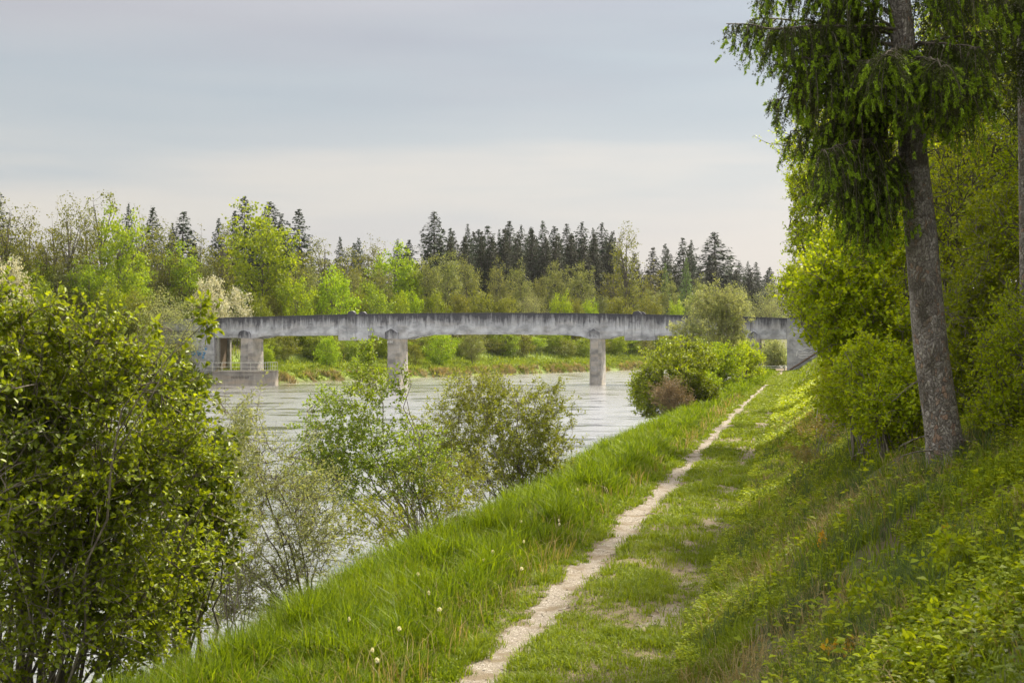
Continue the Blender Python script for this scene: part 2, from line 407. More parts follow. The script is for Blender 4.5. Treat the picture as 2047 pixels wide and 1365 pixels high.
def watermat():
    m, nt, N, L = newmat('river_water')
    tc = N.new('ShaderNodeTexCoord'); P = tc.outputs['Object']
    def vec(sx, sy):
        mp = N.new('ShaderNodeMapping'); mp.inputs['Scale'].default_value = (sx, sy, 1); L.new(P, mp.inputs[0]); return mp.outputs[0]
    n1 = noisen(N, L, 1.0, vec(1.2, 2.2), 5, .6)
    n2 = noisen(N, L, 1.0, vec(.22, .42), 3, .55)
    n3 = noisen(N, L, 1.0, vec(6, 9), 2, .6)
    calm = maprange(N, L, noisen(N, L, 1.0, vec(.17, .30), 6, .68), .50, .68)   # slick streaks
    h = mathn(N, L, 'ADD', mathn(N, L, 'MULTIPLY', n1, .5), mathn(N, L, 'ADD', mathn(N, L, 'MULTIPLY', n2, 1.6), mathn(N, L, 'MULTIPLY', n3, .08)))
    bp = N.new('ShaderNodeBump'); bp.inputs['Distance'].default_value = .16
    L.new(h, bp.inputs['Height']); L.new(mathn(N, L, 'MULTIPLY_ADD', calm, -.5, .68), bp.inputs['Strength'])
    bs = N.new('ShaderNodeBsdfPrincipled')
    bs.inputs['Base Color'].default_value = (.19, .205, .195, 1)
    L.new(mathn(N, L, 'MULTIPLY_ADD', calm, -.12, .22), bs.inputs['Roughness'])
    bs.inputs['IOR'].default_value = 1.333
    L.new(bp.outputs[0], bs.inputs['Normal'])
    gl = N.new('ShaderNodeBsdfGlossy'); L.new(mathn(N, L, 'MULTIPLY_ADD', calm, -.16, .21), gl.inputs['Roughness']); L.new(bp.outputs[0], gl.inputs['Normal'])
    gl.inputs['Color'].default_value = (1, 1, 1, 1)
    fr = N.new('ShaderNodeFresnel'); fr.inputs[0].default_value = 1.333
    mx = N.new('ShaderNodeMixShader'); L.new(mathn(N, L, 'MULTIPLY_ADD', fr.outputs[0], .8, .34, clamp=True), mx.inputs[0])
    L.new(bs.outputs[0], mx.inputs[1]); L.new(gl.outputs[0], mx.inputs[2])
    out = N.new('ShaderNodeOutputMaterial'); L.new(mx.outputs[0], out.inputs[0])
    return m
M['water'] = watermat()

# ------------------------------------------------------------------ ground, water, path
def axis(segs):
    out = []
    for a, b, st in segs:
        out += list(np.arange(a, b, st))
    out.append(segs[-1][1]); return np.array(out)

def grid_faces(nu, nv):
    i = np.arange(nu - 1)[:, None] * nv; j = np.arange(nv - 1)[None]
    return np.stack([i + j, i + nv + j, i + nv + j + 1, i + j + 1], -1).reshape(-1, 4)

us = axis([(-60, 0, 4), (0, 45, .16), (45, 110, .5), (110, 200, 1.0), (200, 420, 3), (420, 2600, 60)])
vs = axis([(-1500, -120, 60), (-120, -78, 2), (-78, -54, .45), (-54, -12, 3), (-12, 9, .16), (9, 40, 1.2), (40, 100, 3), (100, 1500, 60)])
U, V = np.meshgrid(us, vs, indexing='ij')
Z = H(U, V)
X, Y = uv2w(U, V)
me = mesh_np('ground', np.stack([X, Y, Z], -1).reshape(-1, 3), [grid_faces(len(us), len(vs))], M['ground'], True)
at = me.attributes.new('lane', 'FLOAT', 'POINT')
dnn = V - edge_near(U)
lane = np.clip((V + 3.9) / .5, 0, 1) * np.clip((-.9 - V) / .5, 0, 1)
at.data.foreach_set('value', lane.ravel().astype(np.float32))
at = me.attributes.new('meadow', 'FLOAT', 'POINT')
mead = np.clip((edge_far(U) - V) / .8, 0, 1) * np.clip((16 - (edge_far(U) - V)) / 4, 0, 1)
at.data.foreach_set('value', mead.ravel().astype(np.float32))
tag(link('ground', me), 'grassy river banks and the wooded slope beside the track', 'ground', kind='structure')

v4 = [(-400, -80), (400, -80), (900, 1500), (-900, 1500)]
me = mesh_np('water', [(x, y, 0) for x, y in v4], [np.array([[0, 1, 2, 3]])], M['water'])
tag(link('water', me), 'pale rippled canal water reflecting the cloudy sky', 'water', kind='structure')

def gravel_strip(which, umax, name, label, vr, cell, grow=0, lift=.012, mat='gravel'):
    V_, F_ = [], []
    uu = axis([(9, 40, cell), (40, umax, cell * 2)]); vv = np.arange(vr[0], vr[1], cell)
    Ug, Vg = np.meshgrid(uu, vv, indexing='ij')
    e = path_mask(Ug, Vg)[which] + grow + (.22 * (fbm(Ug * 2.2, Vg * 3, 97, 3) - .5) if grow else 0)
    q = grid_faces(len(uu), len(vv))
    keep = (e.ravel()[q] > 0).all(1)
    q = q[keep]
    used, inv = np.unique(q, return_inverse=True)
    u_, v_ = Ug.ravel()[used], Vg.ravel()[used]
    x, y = uv2w(u_, v_)
    z = H(u_, v_) + lift
    me = mesh_np(name, np.stack([x, y, z], -1), [inv.reshape(-1, 4)], M[mat], True)
    tag(link(name, me), label, 'path', kind='structure')
gravel_strip(0, 165, 'path', 'pale gravel wheel rut worn along the grassy bank track', (-4.2, -1.6), .045)
gravel_strip(0, 165, 'path_edge', 'trodden brown soil showing along both sides of the pale gravel rut', (-4.4, -1.4), .05, .11, .006, 'worn')
gravel_strip(1, 80, 'path_worn', 'broken gravel patches of the fainter wheel rut below the slope', (-2.6, -.8), .05, .03, .010, 'worn')

# ------------------------------------------------------------------ grass
def blades(rng, x, y, z, h, w, lean, az=None):
    n = len(x)
    az = rng.uniform(0, 2 * math.pi, n) if az is None else az
    fa = az + rng.normal(0, .6, n) + math.pi / 2
    d = np.stack([np.cos(az), np.sin(az), 0 * az], -1); s = np.stack([np.cos(fa), np.sin(fa), 0 * az], -1)
    B = np.stack([x, y, z], -1)
    w = np.broadcast_to(w, (n,))[:, None]; h = h[:, None]; lean = lean[:, None]
    mid = B + UP * h * .58 + d * h * lean * .32
    tip = B + UP * h * (1 - .35 * lean) + d * h * lean
    v = np.stack([B - s * w * .5, B + s * w * .5, mid + s * w * .42, mid - s * w * .42, tip], 1).reshape(-1, 3)
    o = 5 * np.arange(n)[:, None]
    return v, np.array([[0, 1, 2, 3]]) + o, np.array([[3, 2, 4]]) + o

def sample_u(rng, n, u0, u1, p=1.3):
    r = rng.random(n); q = 1 - p
    return (u0 ** q + r * (u1 ** q - u0 ** q)) ** (1 / q)

def tufted(rng, n_tuft, per, u0, u1, vrange, hfun, wfun, spread, p=1.3, cull=None, lean=(.15, .75), zf=H):
    uc = sample_u(rng, n_tuft, u0, u1, p); vc = rng.uniform(*vrange, n_tuft)
    if cull is not None:
        k = cull(uc, vc, rng); uc, vc = uc[k], vc[k]
    n = len(uc) * per
    uc = np.repeat(uc, per); vc = np.repeat(vc, per)
    sc = np.clip(uc / 25, 1, 5)
    a = rng.uniform(0, 2 * math.pi, n); r = np.sqrt(rng.random(n)) * spread * sc ** .6
    u = uc + r * np.cos(a); v = vc + r * np.sin(a)
    x, y = uv2w(u, v)
    h = hfun(u, v, rng, n); w = wfun(u)
    az = np.arctan2(y - uv2w(uc, vc)[1], x - uv2w(uc, vc)[0]) + rng.normal(0, .7, n)
    return blades(rng, x, y, zf(u, v) - .02, h, w, rng.uniform(*lean, n), az)

def build_blades(name, parts, mat, label, cat):
    V_, Q_, T_, off = [], [], [], 0
    for v, q, t in parts:
        V_.append(v); Q_.append(q + off); T_.append(t + off); off += len(v)
    me = mesh_np(name, np.concatenate(V_), [np.concatenate(Q_), np.concatenate(T_)], mat)
    return tag(link(name, me), label, cat, kind='stuff')

rng = np.random.default_rng(4)
wl = lambda u: .0125 * np.clip(u / 17, 1, 7)
# long grass between the bank crest and the rut
def h_long(u, v, r, n):
    g = .12 + 1.0 * fbm(u / .6, v / .6, 51, 3) ** 1.35
    edge = np.clip((rut1(u) - .25 - v) / .9, .18, 1)
    return g * edge * r.uniform(.55, 1.15, n) * .95
cull_long = lambda u, v, r: (path_mask(u, v)[0] < -.02) & (r.random(len(u)) < .1 + 1.2 * fbm(u / .5, v / .5, 52))
g1 = tufted(rng, 24000, 12, 9, 175, (-7.1, -3.2), h_long, wl, .075, 1.35, cull_long, (.1, .8))
def h_seed(u, v, r, n): return r.uniform(.5, .8, n)
g2 = tufted(rng, 1500, 4, 10, 120, (-7.0, -5.0), h_seed, lambda u: .005 * np.clip(u / 17, 1, 6), .1, 1.3, None, (.05, .4))
g5 = tufted(rng, 1300, 5, 9, 90, (-7.0, -3.6), lambda u, v, r, n: r.uniform(.3, .62, n), lambda u: .006 * np.clip(u / 15, 1, 6), .12, 1.3, None, (.2, 1.0))
build_blades('dead_stalks', [g5], M['straw'], 'a few dry straw stalks standing in the long bank grass', 'grass')
build_blades('long_grass', [g1, g2], M['grass'], 'tall lush green grass along the crest of the river bank', 'grass')
# short turf of the lane
cull_mid = lambda u, v, r: ((path_mask(u, v)[0] < -.04) | (r.random(len(u)) < .30 * (path_mask(u, v)[0] < .04))) & ((path_mask(u, v)[1] < .08) | (r.random(len(u)) < .25)) & (r.random(len(u)) < np.clip(-.25 + 2.1 * fbm(u / .9, v / .9, 53, 3), .05, 1))
def h_mid(u, v, r, n): return (.05 + .16 * fbm(u / .7, v / .7, 54) ** 2 * 2) * r.uniform(.6, 1.2, n)
g3 = tufted(rng, 26000, 9, 10, 170, (-3.6, -.6), h_mid, lambda u: .009 * np.clip(u / 18, 1, 6), .06, 1.3, cull_mid, (.2, 1.1))
build_blades('lane_turf', [g3], M['grass_mid'], 'short patchy grass growing between and beside the wheel ruts', 'grass')
# the slope on the right
zone = lambda u, v: fbm(u / 2.2, v / 1.4, 61, 3)
zone2 = lambda u, v: fbm(u / 1.6, v / 1.2, 67, 3)
sl = (-1.1, 7)
def h_sl(u, v, r, n): return (.16 + .26 * fbm(u / .9, v / .9, 62)) * r.uniform(.5, 1.2, n)
s1 = tufted(rng, 15000, 9, 5, 170, sl, h_sl, wl, .08, 1.3, lambda u, v, r: ((zone(u, v) > .43) | (u > 16)) & (r.random(len(u)) < .7), (.2, .9))
build_blades('slope_grass', [s1], M['grass_mid'], 'mixed green grass over the lower part of the wooded slope', 'grass')
s2 = tufted(rng, 7500, 11, 5, 60, sl, lambda u, v, r, n: r.uniform(.10, .38, n), lambda u: .0065 * np.clip(u / 12, 1, 6), .1, 1.2,
            lambda u, v, r: ((zone(u, v) < .50) & ((u < 20) | (r.random(len(u)) < .4))) | (fbm(u / .8, v / .8, 87, 3) > .62), (.3, 1.3))
build_blades('dry_grass', [s2], M['straw'], 'dry straw coloured grass on the slope at lower right', 'grass')
s3 = tufted(rng, 6500, 20, 5, 45, sl, lambda u, v, r, n: r.uniform(.15, .38, n), lambda u: .006 * np.clip(u / 12, 1, 6), .09, 1.2,
            lambda u, v, r: (zone2(u, v) > .54), (.1, .5))
build_blades('feathery_grass', [s3], M['soft'], 'soft blue green feathery tufts on the slope below the spruce', 'grass')

def herbs(rng, n, u0, u1, vr, cull, nl, L, hh, p=1.3):
    u = sample_u(rng, n, u0, u1, p); v = rng.uniform(*vr, n)
    k = cull(u, v, rng); u, v = u[k], v[k]; n = len(u)
    x, y = uv2w(u, v); z = H(u, v)
    B0 = np.stack([x, y, z], -1)
    lean = rdir(rng, n) * .25 + UP
    ht = rng.uniform(.4, 1, n) * hh
    t = rng.uniform(.25, 1, (n, nl)); 
    B = B0[:, None] + norm(lean)[:, None] * (t * ht[:, None])[..., None]
    sc = np.clip(u / 22, 1, 4)
    a = rng.uniform(0, 2 * math.pi, (n, nl))
    D = np.stack([np.cos(a), np.sin(a), rng.uniform(-.1, .7, (n, nl))], -1)
    Ls = (rng.uniform(.6, 1.2, (n, nl)) * L * sc[:, None])
    B = B.reshape(-1, 3); D = D.reshape(-1, 3); Ls = Ls.ravel()
    Nn = UP + rng.normal(0, .35, (len(B), 3))
    return leaf_mesh(B, D, Nn, Ls, Ls * .62, 'rhomb', .25)

def build_leafstuff(name, parts, mat, label, cat):
    V_, F_, off = [], [], 0
    for v, fl in parts:
        for f in fl: F_.append(f + off)
        V_.append(v); off += len(v)
    me = mesh_np(name, np.concatenate(V_), F_, mat)
    return tag(link(name, me), label, cat, kind='stuff')

h1 = herbs(rng, 28000, 9, 90, (-1.3, 3.2), lambda u, v, r: ((zone(u, v) > .46) | (u > 22)) & (fbm(u / .8, v / .7, 81, 3) > .42) & (r.random(len(u)) < np.clip(2.4 - .5 * v, 0, 1)), 9, .045, .24)
build_leafstuff('bright_herbs', [h1], M['herb'], 'bright yellow green leafy herbs covering the slope beside the track', 'undergrowth')
h2 = herbs(rng, 11000, 4.5, 40, (-1.0, 7), lambda u, v, r: (zone2(u, v) < .52) & (fbm(u / .7, v / .7, 83, 3) > .47) & ((v > .4) | (r.random(len(u)) < .3)), 8, .05, .34)
h4 = herbs(rng, 1500, 5.5, 24, (-.6, 7), lambda u, v, r: fbm(u / 1.1, v / .9, 85, 3) > .52, 7, .085, .42)
build_leafstuff('broad_weeds', [h4], M['herb'], 'broad leaved light green weeds in loose drifts over the slope', 'undergrowth')
build_leafstuff('slope_undergrowth', [h2], M['herbdark'], 'deeper green leafy undergrowth round the foot of the spruce', 'undergrowth')
h3 = herbs(rng, 14000, 10, 170, (-7.2, -1), lambda u, v, r: (path_mask(u, v)[0] < 0) & (path_mask(u, v)[1] < 0) & (r.random(len(u)) < .8), 5, .03, .12)
build_leafstuff('clover_leaves', [h3], M['grass_mid'], 'low broad leaved weeds scattered through the track turf', 'undergrowth')

# ------------------------------------------------------------------ far bank cover
def far_cover():
    r = np.random.default_rng(8)
    def band(n, d0, d1, hf, w, lean):
        u = r.uniform(90, 330, n); d = r.uniform(d0, d1, n); v = edge_far(u) - d
        x, y = uv2w(u, v)
        return blades(r, x, y, H(u, v) - .03, hf(u, v, n), w, r.uniform(*lean, n))
    a = band(60000, .6, 12, lambda u, v, n: (.10 + .75 * fbm(u / 1.6, v / 1.6, 71, 3) ** 1.5) * r.uniform(.6, 1.2, n), .09, (.1, .8))
    build_blades('far_meadow_grass', [a], M['meadow'], 'sunlit bright green grass on the far bank', 'grass')
    def tussocks(n, per, d0, d1, hh, w, sp):
        uc = r.uniform(90, 330, n); dc = r.uniform(d0, d1, n); k = vn(uc / 2.3, dc * 0 + 4, 75) > r.uniform(0, .75, n); uc, dc = uc[k], dc[k]; n = len(uc)
        sz = np.repeat(r.uniform(.5, 1.25, n) ** 1.4, per); uu = np.repeat(uc, per); vv = edge_far(uu) - np.repeat(dc, per)
        a_ = r.uniform(0, 6.28, n * per); rr = np.sqrt(r.random(n * per)) * sp * sz
        u = uu + rr * np.cos(a_); v = vv + rr * np.sin(a_); x, y = uv2w(u, v)
        return blades(r, x, y, H(u, v) - .03, hh * sz * r.uniform(.6, 1.1, n * per), w, r.uniform(.2, 1.3, n * per), a_ - ALPHA)
    b = tussocks(1100, 34, -.1, 1.7, .85, .07, .42)
    g_ = tussocks(900, 34, .2, 3.5, .85, .08, .45)
    build_blades('bank_tussocks', [g_], M['meadow'], 'bright green grass tussocks along the far waterline', 'grass')
    build_blades('reed_fringe', [b], M['reed'], 'tan dry reed tussocks hanging over the far waterline', 'reeds')
    c = band(14000, 9, 30, lambda u, v, n: (.5 + .9 * fbm(u / 2, v / 2, 74)) * r.uniform(.5, 1.1, n), .13, (.2, .8))
    build_blades('embankment_scrub', [c], M['meadow'], 'rough tall growth on the embankment beneath the far trees', 'undergrowth')
far_cover()

# ------------------------------------------------------------------ trees
def limb_system(rng, base, trunk_top, trunk_r, env, n_limb, n_twig, crown_lo, limb_up=.35):
    """trunk, limbs and twigs reaching cluster centres inside the envelope env(rng,n)->points"""
    polys = []
    mid = (base + trunk_top) / 2 + rng.normal(0, .04, 3) * np.linalg.norm(trunk_top - base) * np.array([1, 1, 0])
    tr = bez(base, mid, trunk_top, 9)
    polys.append((tr, trunk_r * np.linspace(1, .22, 9) ** .9))
    anchors = [tr[3:]]
    ends = env(rng, n_limb)
    for e in ends:
        t = np.clip((e[2] - base[2]) / max(trunk_top[2] - base[2], .1) * .75 - .12, crown_lo, .92)
        i = t * 8; k = int(i); s = tr[k] + (tr[min(k + 1, 8)] - tr[k]) * (i - k)
        c = (s + e) / 2 + UP * (-limb_up) * 0 + np.array([0, 0, limb_up * np.linalg.norm(e - s) * rng.uniform(-.2, .5)])
        l = bez(s, c, e, 6); polys.append((l, trunk_r * np.linspace(.38, .08, 6)))
        anchors.append(l[1:])
    A = np.concatenate(anchors)
    C = env(rng, n_twig)
    d = np.linalg.norm(C[:, None] - A[None], axis=-1) + np.maximum(A[None, :, 2] - C[:, None, 2], 0) * .6
    S = A[d.argmin(1)]
    return polys, S, C

def ellipsoid_env(c, r, lump=.0, shell=.55, seed=0, low=-1.0):
    c = np.array(c, float); r = np.array(r, float)
    def env(rng, n):
        out = []
        while sum(len(o) for o in out) < n:
            d = rdir(rng, n * 2)
            k = rng.random(n * 2) ** (1 / 3 * (1 - shell) + .02)
            k = np.maximum(k, rng.random(n * 2) * .5)
            p = d * k[:, None]
            # uneven outline
            q = np.array([mnoise.noise(Vector(x * 2.1 + seed * 7.3)) for x in d.astype(float)]) if lump else 0
            p = p * (1 + lump * 1.6 * (q if lump else 0))[:, None] if lump else p
            p = p[p[:, 2] > low]
            out.append(p)
        p = np.concatenate(out)[:n]
        return c + p * r
    return env

def crown_blobs(rng, C, S, per, rad, L, aspect=.8, flat=.7):
    n = len(C) * per
    c = np.repeat(C, per, 0); s = np.repeat(S, per, 0)
    o = rng.normal(0, 1, (n, 3)) * rad * np.array([1, 1, flat])
    B = c + o - (c - s) * (rng.random((n, 1)) ** 2) * .35
    D = norm(rdir(rng, n) + norm(o) * .6 - UP * .1)
    N = norm(UP * .9 + rdir(rng, n) + norm(o) * .5)
    Ls = rng.uniform(.6, 1.3, n) * L
    return leaf_mesh(B, D, N, Ls, Ls * aspect, 'blob')

def twig_polys(S, C, r, rng, n=4, bow=.12):
    out = []
    for a, b in zip(S, C):
        ln = np.linalg.norm(b - a)
        m = (a + b) / 2 + rng.normal(0, bow * ln, 3) + UP * bow * ln * .5
        out.append((bez(a, m, b, n), np.linspace(r, r * .35, n)))
    return out

def make_tree(name, label, cat, mat, rng, h, rx, rz, ctr, n_limb=14, n_twig=120, per=60, rad=.38, L=.22, trunk_r=.14, lump=.35, lean=0, aspect=.8, low=-1, twigs=True, shell=.55, flat=.7, bark='bark', stems=1):
    root = empty(name, (0, 0, 0), label, cat)
    base = np.array([0, 0, -.15])
    env = ellipsoid_env((lean, 0, ctr), (rx, rx, rz), lump, shell, rng.integers(99), low)
    polys, S, C = [], [], []
    for k in range(stems):
        b = base + np.append(rng.normal(0, .12 if stems > 1 else 0, 2), 0)
        top = np.array([lean * .9, 0, h * .86]) + (np.append(rng.normal(0, rx * .45, 2), rng.uniform(-.25, -.02) * h) if stems > 1 else 0)
        p, s, c = limb_system(rng, b, top, trunk_r / stems ** .4, env, max(3, n_limb // stems), n_twig // stems, .3)
        polys += p; S.append(s); C.append(c)
    S, C = np.concatenate(S), np.concatenate(C)
    if twigs: polys += twig_polys(S, C, trunk_r * .09, rng)
    v, q = tubes(polys, 5)
    link('trunk', mesh_np('trunk', v, [q], M[bark], True), root)
    v, f = crown_blobs(rng, C, S, per, rad, L, aspect, flat)
    link('crown', mesh_np('crown', v, f, mat), root)
    return root

def make_conifer(name, label, cat, mat, rng, h, r0, mat2=None, start=.12, tiers=52, dens=1.0, ragged=.25, drop=.35):
    root = empty(name, (0, 0, 0), label, cat)
    tp = np.linspace(0, 1, 10)
    tr = np.stack([.02 * h * np.sin(tp * 3 + rng.random()) * .3, .01 * tp, tp * h - .2], -1)
    V_, Q_ = [], []
    B, D, N, Ls, Ws = [], [], [], [], []
    polys = [(tr, .011 * h * (1.02 - tp))]
    for i in range(tiers):
        t = start + (1 - start) * (i + rng.random() * .6) / tiers
        rr = r0 * (1 - t) ** .80 * (1 + .28 * math.sin(i * 1.7 + h) * rng.random()) + .12
        nb = int(5 + 5 * (1 - t))
        a0 = rng.random() * 6.28
        for b in range(nb):
            a = a0 + b * 6.283 / nb + rng.normal(0, .25)
            ln = rr * rng.uniform(1 - ragged * 1.6, 1 + ragged)
            d = np.array([math.cos(a), math.sin(a), 0])
            s = np.array([0, 0, t * h + rng.normal(0, .012) * h * (1 - t)])
            up = .30 * t * t - .05
            e = s + d * ln + UP * ln * (up - drop * .45)
            m = s + d * ln * .5 + UP * ln * (up + .06)
            pl = bez(s, m, e, 5)
            if b % 2 == 0 or t > .7: polys.append((pl, np.linspace(.02, .006, 5) * h / 20 * 1.5))
            k = max(5, int(ln * 12 * dens))
            tt = rng.uniform(.12, 1.0, k) ** .8
            p = (1 - tt[:, None]) ** 2 * s + 2 * (tt * (1 - tt))[:, None] * m + (tt ** 2)[:, None] * e
            side = np.cross(d, UP)
            w = rng.uniform(-1, 1, k)
            q = p + side * (w * .30 * ln * (1.05 - tt))[:, None] - UP * (rng.random(k) * .22 * ln + rng.normal(0, .12, k))[:, None]
            dd = norm(d[None] * .6 + side[None] * w[:, None] - UP * drop * 1.3 + rng.normal(0, .25, (k, 3)))
            B.append(q); D.append(dd); N.append(norm(UP + rng.normal(0, .5, (k, 3))))
            l = rng.uniform(.22, .58, k) * (h / 22) * (.6 + .4 * (1 - t)); Ls.append(l); Ws.append(l * rng.uniform(.5, .9, k))
    top = 10
    B.append(np.tile([0, 0, h * .985], (top, 1)) - UP * rng.uniform(0, .05 * h, (top, 1))); D.append(norm(rdir(rng, top) * .5 + UP)); N.append(rdir(rng, top)); Ls.append(np.full(top, .5)); Ws.append(np.full(top, .12))
    v, q = tubes(polys, 4)
    link('trunk', mesh_np('trunk', v, [q], M['bark'], True), root)
    v, f = leaf_mesh(np.concatenate(B), np.concatenate(D), np.concatenate(N), np.concatenate(Ls), np.concatenate(Ws), 'blob')
    link('crown', mesh_np('crown', v, f, mat), root)
    return root

rg = np.random.default_rng(77)
PROTO = {}
def proto(key, fn, n, *a, **k):
    PROTO[key] = [fn(*a, rng=np.random.default_rng(100 * len(PROTO) + i), **k) for i in range(n)]

proto('bright', make_tree, 3, 'broadleaf_tree', 'x', 'tree', M['bright'], h=12, rx=3.2, rz=4.7, ctr=7.0, n_twig=190, per=34, rad=.36, L=.26, trunk_r=.17, lump=.40)
proto('airy', make_tree, 4, 'airy_tree', 'x', 'tree', M['olive'], h=15, rx=2.4, rz=6.6, ctr=8.6, n_limb=20, n_twig=200, per=17, rad=.32, L=.22, trunk_r=.24, lump=.5, shell=.3)
proto('grey', make_tree, 3, 'alder_tree', 'x', 'tree', M['greygreen'], h=12, rx=3.0, rz=5.6, ctr=6.5, n_twig=230, per=30, rad=.38, L=.23, trunk_r=.14, lump=.42)
proto('round', make_tree, 3, 'round_bush', 'x', 'bush', M['fresh'], h=5, rx=2.4, rz=2.6, ctr=2.5, n_twig=150, per=46, rad=.27, L=.17, trunk_r=.09, lump=.3, stems=2)
proto('lime', make_tree, 2, 'lime_green_bush', 'x', 'bush', M['bright'], h=5, rx=2.3, rz=2.6, ctr=2.5, n_twig=150, per=46, rad=.27, L=.17, trunk_r=.09, lump=.32, stems=2)
proto('olivebush', make_tree, 2, 'olive_bush', 'x', 'bush', M['olive'], h=5, rx=2.4, rz=2.7, ctr=2.4, n_twig=150, per=40, rad=.3, L=.17, trunk_r=.09, lump=.35, stems=2)
proto('pale', make_tree, 2, 'willow_tree', 'x', 'tree', M['pale'], h=8, rx=2.8, rz=3.9, ctr=4.2, n_twig=200, per=40, rad=.33, L=.17, aspect=.45, trunk_r=.11, lump=.42, stems=3)
proto('blossom', make_tree, 2, 'hawthorn', 'x', 'bush', M['blossom'], h=6, rx=2.8, rz=2.9, ctr=3.1, n_twig=150, per=38, rad=.3, L=.19, trunk_r=.10, lump=.4, stems=2)
proto('spruce', make_conifer, 4, 'spruce_tree', 'x', 'spruce', M['spruce'], h=22, r0=4.2)
proto('spruceb', make_conifer, 3, 'spruce_tree', 'x', 'spruce', M['spruce_brown'], h=22, r0=3.9, dens=1.2)
proto('larch', make_conifer, 2, 'larch_tree', 'x', 'larch', M['larch'], h=16, r0=3.6, dens=1.1, drop=.15)
NATH = {'bright': 12, 'airy': 15, 'grey': 12, 'round': 5, 'lime': 5, 'olivebush': 5, 'pale': 8, 'blossom': 6, 'spruce': 22, 'spruceb': 22, 'larch': 16}
NATW = {'bright': 6.6, 'airy': 5, 'grey': 6, 'round': 5, 'lime': 4.8, 'olivebush': 5, 'pale': 5.8, 'blossom': 6, 'spruce': 8, 'spruceb': 7.4, 'larch': 7}

def far_Y(px, D):
    ys = np.linspace(60, 700, 3000); xs = (px - 1023.5) / FPX * ys
    u, v = w2uv(xs, ys); d = edge_far(u) - v
    k = np.argmax(d >= D)
    return ys[k]

PLACED = []   # (key, px, loc, rz, scale, size-rank, phrase)
rr_ = random.Random(5)
def put(key, px, topy, D=None, wpx=None, Y=None, zbase=None, phrase=None, label=None):
    Y = far_Y(px, D) if Y is None else Y
    x = (px - 1023.5) / FPX * Y; u, v = w2uv(x, Y)
    zb = float(H(np.array([u]), np.array([v]))[0]) if zbase is None else zbase
    ztop = EYE - (topy - 685) / FPX * Y
    s = (ztop - zb) / NATH[key] / .97
    sw = s if wpx is None else wpx / FPX * Y / NATW[key]
    PLACED.append(dict(key=key, px=px, loc=(x, Y, zb), rz=rr_.uniform(0, 6.28), sc=(sw, sw, s), phrase=phrase, label=label, topy=topy))

# --- tall spruces on the skyline
for px, ty, w in [(-10, 375, 60), (257, 415, 55), (305, 422, 70), (345, 452, 50), (367, 430, 60), (437, 443, 60), (470, 430, 50), (489, 402, 75), (540, 412, 80), (562, 440, 60),
                  (598, 427, 75), (717, 482, 45), (680, 480, 40), (795, 485, 45), (818, 486, 45), (868, 430, 90), (900, 462, 50), (935, 454, 50), (957, 466, 40), (975, 458, 45),
                  (998, 465, 40), (1018, 450, 50), (1042, 458, 45), (1062, 462, 40), (1085, 449, 55), (1108, 460, 45), (1133, 454, 50), (1163, 452, 60), (1185, 463, 40), (1203, 454, 60), (1222, 475, 45),
                  (1330, 494, 40), (1365, 481, 45), (1382, 486, 45), (1428, 472, 75), (1455, 520, 40), (1478, 530, 40), (1495, 527, 40), (1511, 529, 40), (1535, 545, 45)]:
    put('spruce', px, ty, 62 + rr_.uniform(-6, 10), w * rr_.choice([1.6, 2.0, 2.5, 3.0]))
# --- brownish spruce wall under the middle skyline
for px in range(905, 1520, 26):
    ty = 468 + rr_.uniform(-8, 16) if px < 1240 else (520 + rr_.uniform(-10, 25) if px < 1440 else 545 + rr_.uniform(-8, 15))
    put('spruceb', px + rr_.uniform(-6, 6), ty, 50 + rr_.uniform(-4, 6), 90)
for px in range(-20, 900, 52):
    put('spruce', px + rr_.uniform(-8, 8), 500 + rr_.uniform(-12, 22), 75 + rr_.uniform(-4, 8), 105, phrase='back')
for px in range(900, 1640, 34):
    put('spruceb', px + rr_.uniform(-8, 8), 505 + rr_.uniform(-10, 22) + (40 if px > 1420 else 0), 85 + rr_.uniform(-4, 8), 95, phrase='back')
for px in range(880, 1250, 22):
    put('spruceb', px + rr_.uniform(-8, 8), 474 + rr_.uniform(-10, 12), 72 + rr_.uniform(-4, 6), 105, phrase='back')
# --- airy olive trees
for px, ty, w in [(-25, 430, 90), (15, 425, 80), (60, 445, 70), (105, 440, 70), (135, 425, 70), (172, 440, 60), (203, 412, 75), (285, 452, 60), (322, 470, 60), (400, 478, 60), (440, 470, 60),
                  (455, 500, 60), (622, 500, 70), (650, 497, 65), (690, 512, 70), (735, 495, 60), (760, 505, 60), (715, 530, 60), (338, 520, 60), (1252, 473, 62), (1225, 545, 50), (1300, 540, 55), (1180, 590, 40),
                  (150, 500, 70), (90, 500, 80), (40, 500, 80), (590, 520, 60)]:
    put('airy', px, ty, 30 + rr_.uniform(-4, 8), w * 1.15)
# --- yellow green trees
for px, ty, w in [(245, 432, 105), (362, 497, 80), (518, 420, 140), (790, 500, 100), (268, 530, 80), (75, 530, 80), (820, 530, 60), (180, 520, 80)]:
    put('bright', px, ty, 24 + rr_.uniform(-2, 3), w)
# --- grey green alders
for px, ty, w in [(850, 523, 80), (892, 514, 85), (935, 525, 80), (1000, 534, 70), (1040, 537, 70), (1075, 560, 50), (1112, 532, 75), (1162, 534, 75), (1205, 575, 60), (1262, 550, 60), (1300, 565, 60),
                  (1335, 545, 60), (1395, 545, 70), (560, 545, 70), (610, 540, 70), (700, 548, 70), (760, 545, 60), (420, 530, 70), (310, 540, 70), (120, 540, 80), (30, 530, 80), (1480, 560, 60), (1440, 560, 60)]:
    put('grey', px, ty + (22 if px > 1180 else 4), 26 + rr_.uniform(-3, 4), w * (.72 if px > 800 else .85))
for px, ty, w in [(1372, 520, 60), (1330, 530, 50), (480, 520, 40)]:
    put('larch', px, ty, 34, w)
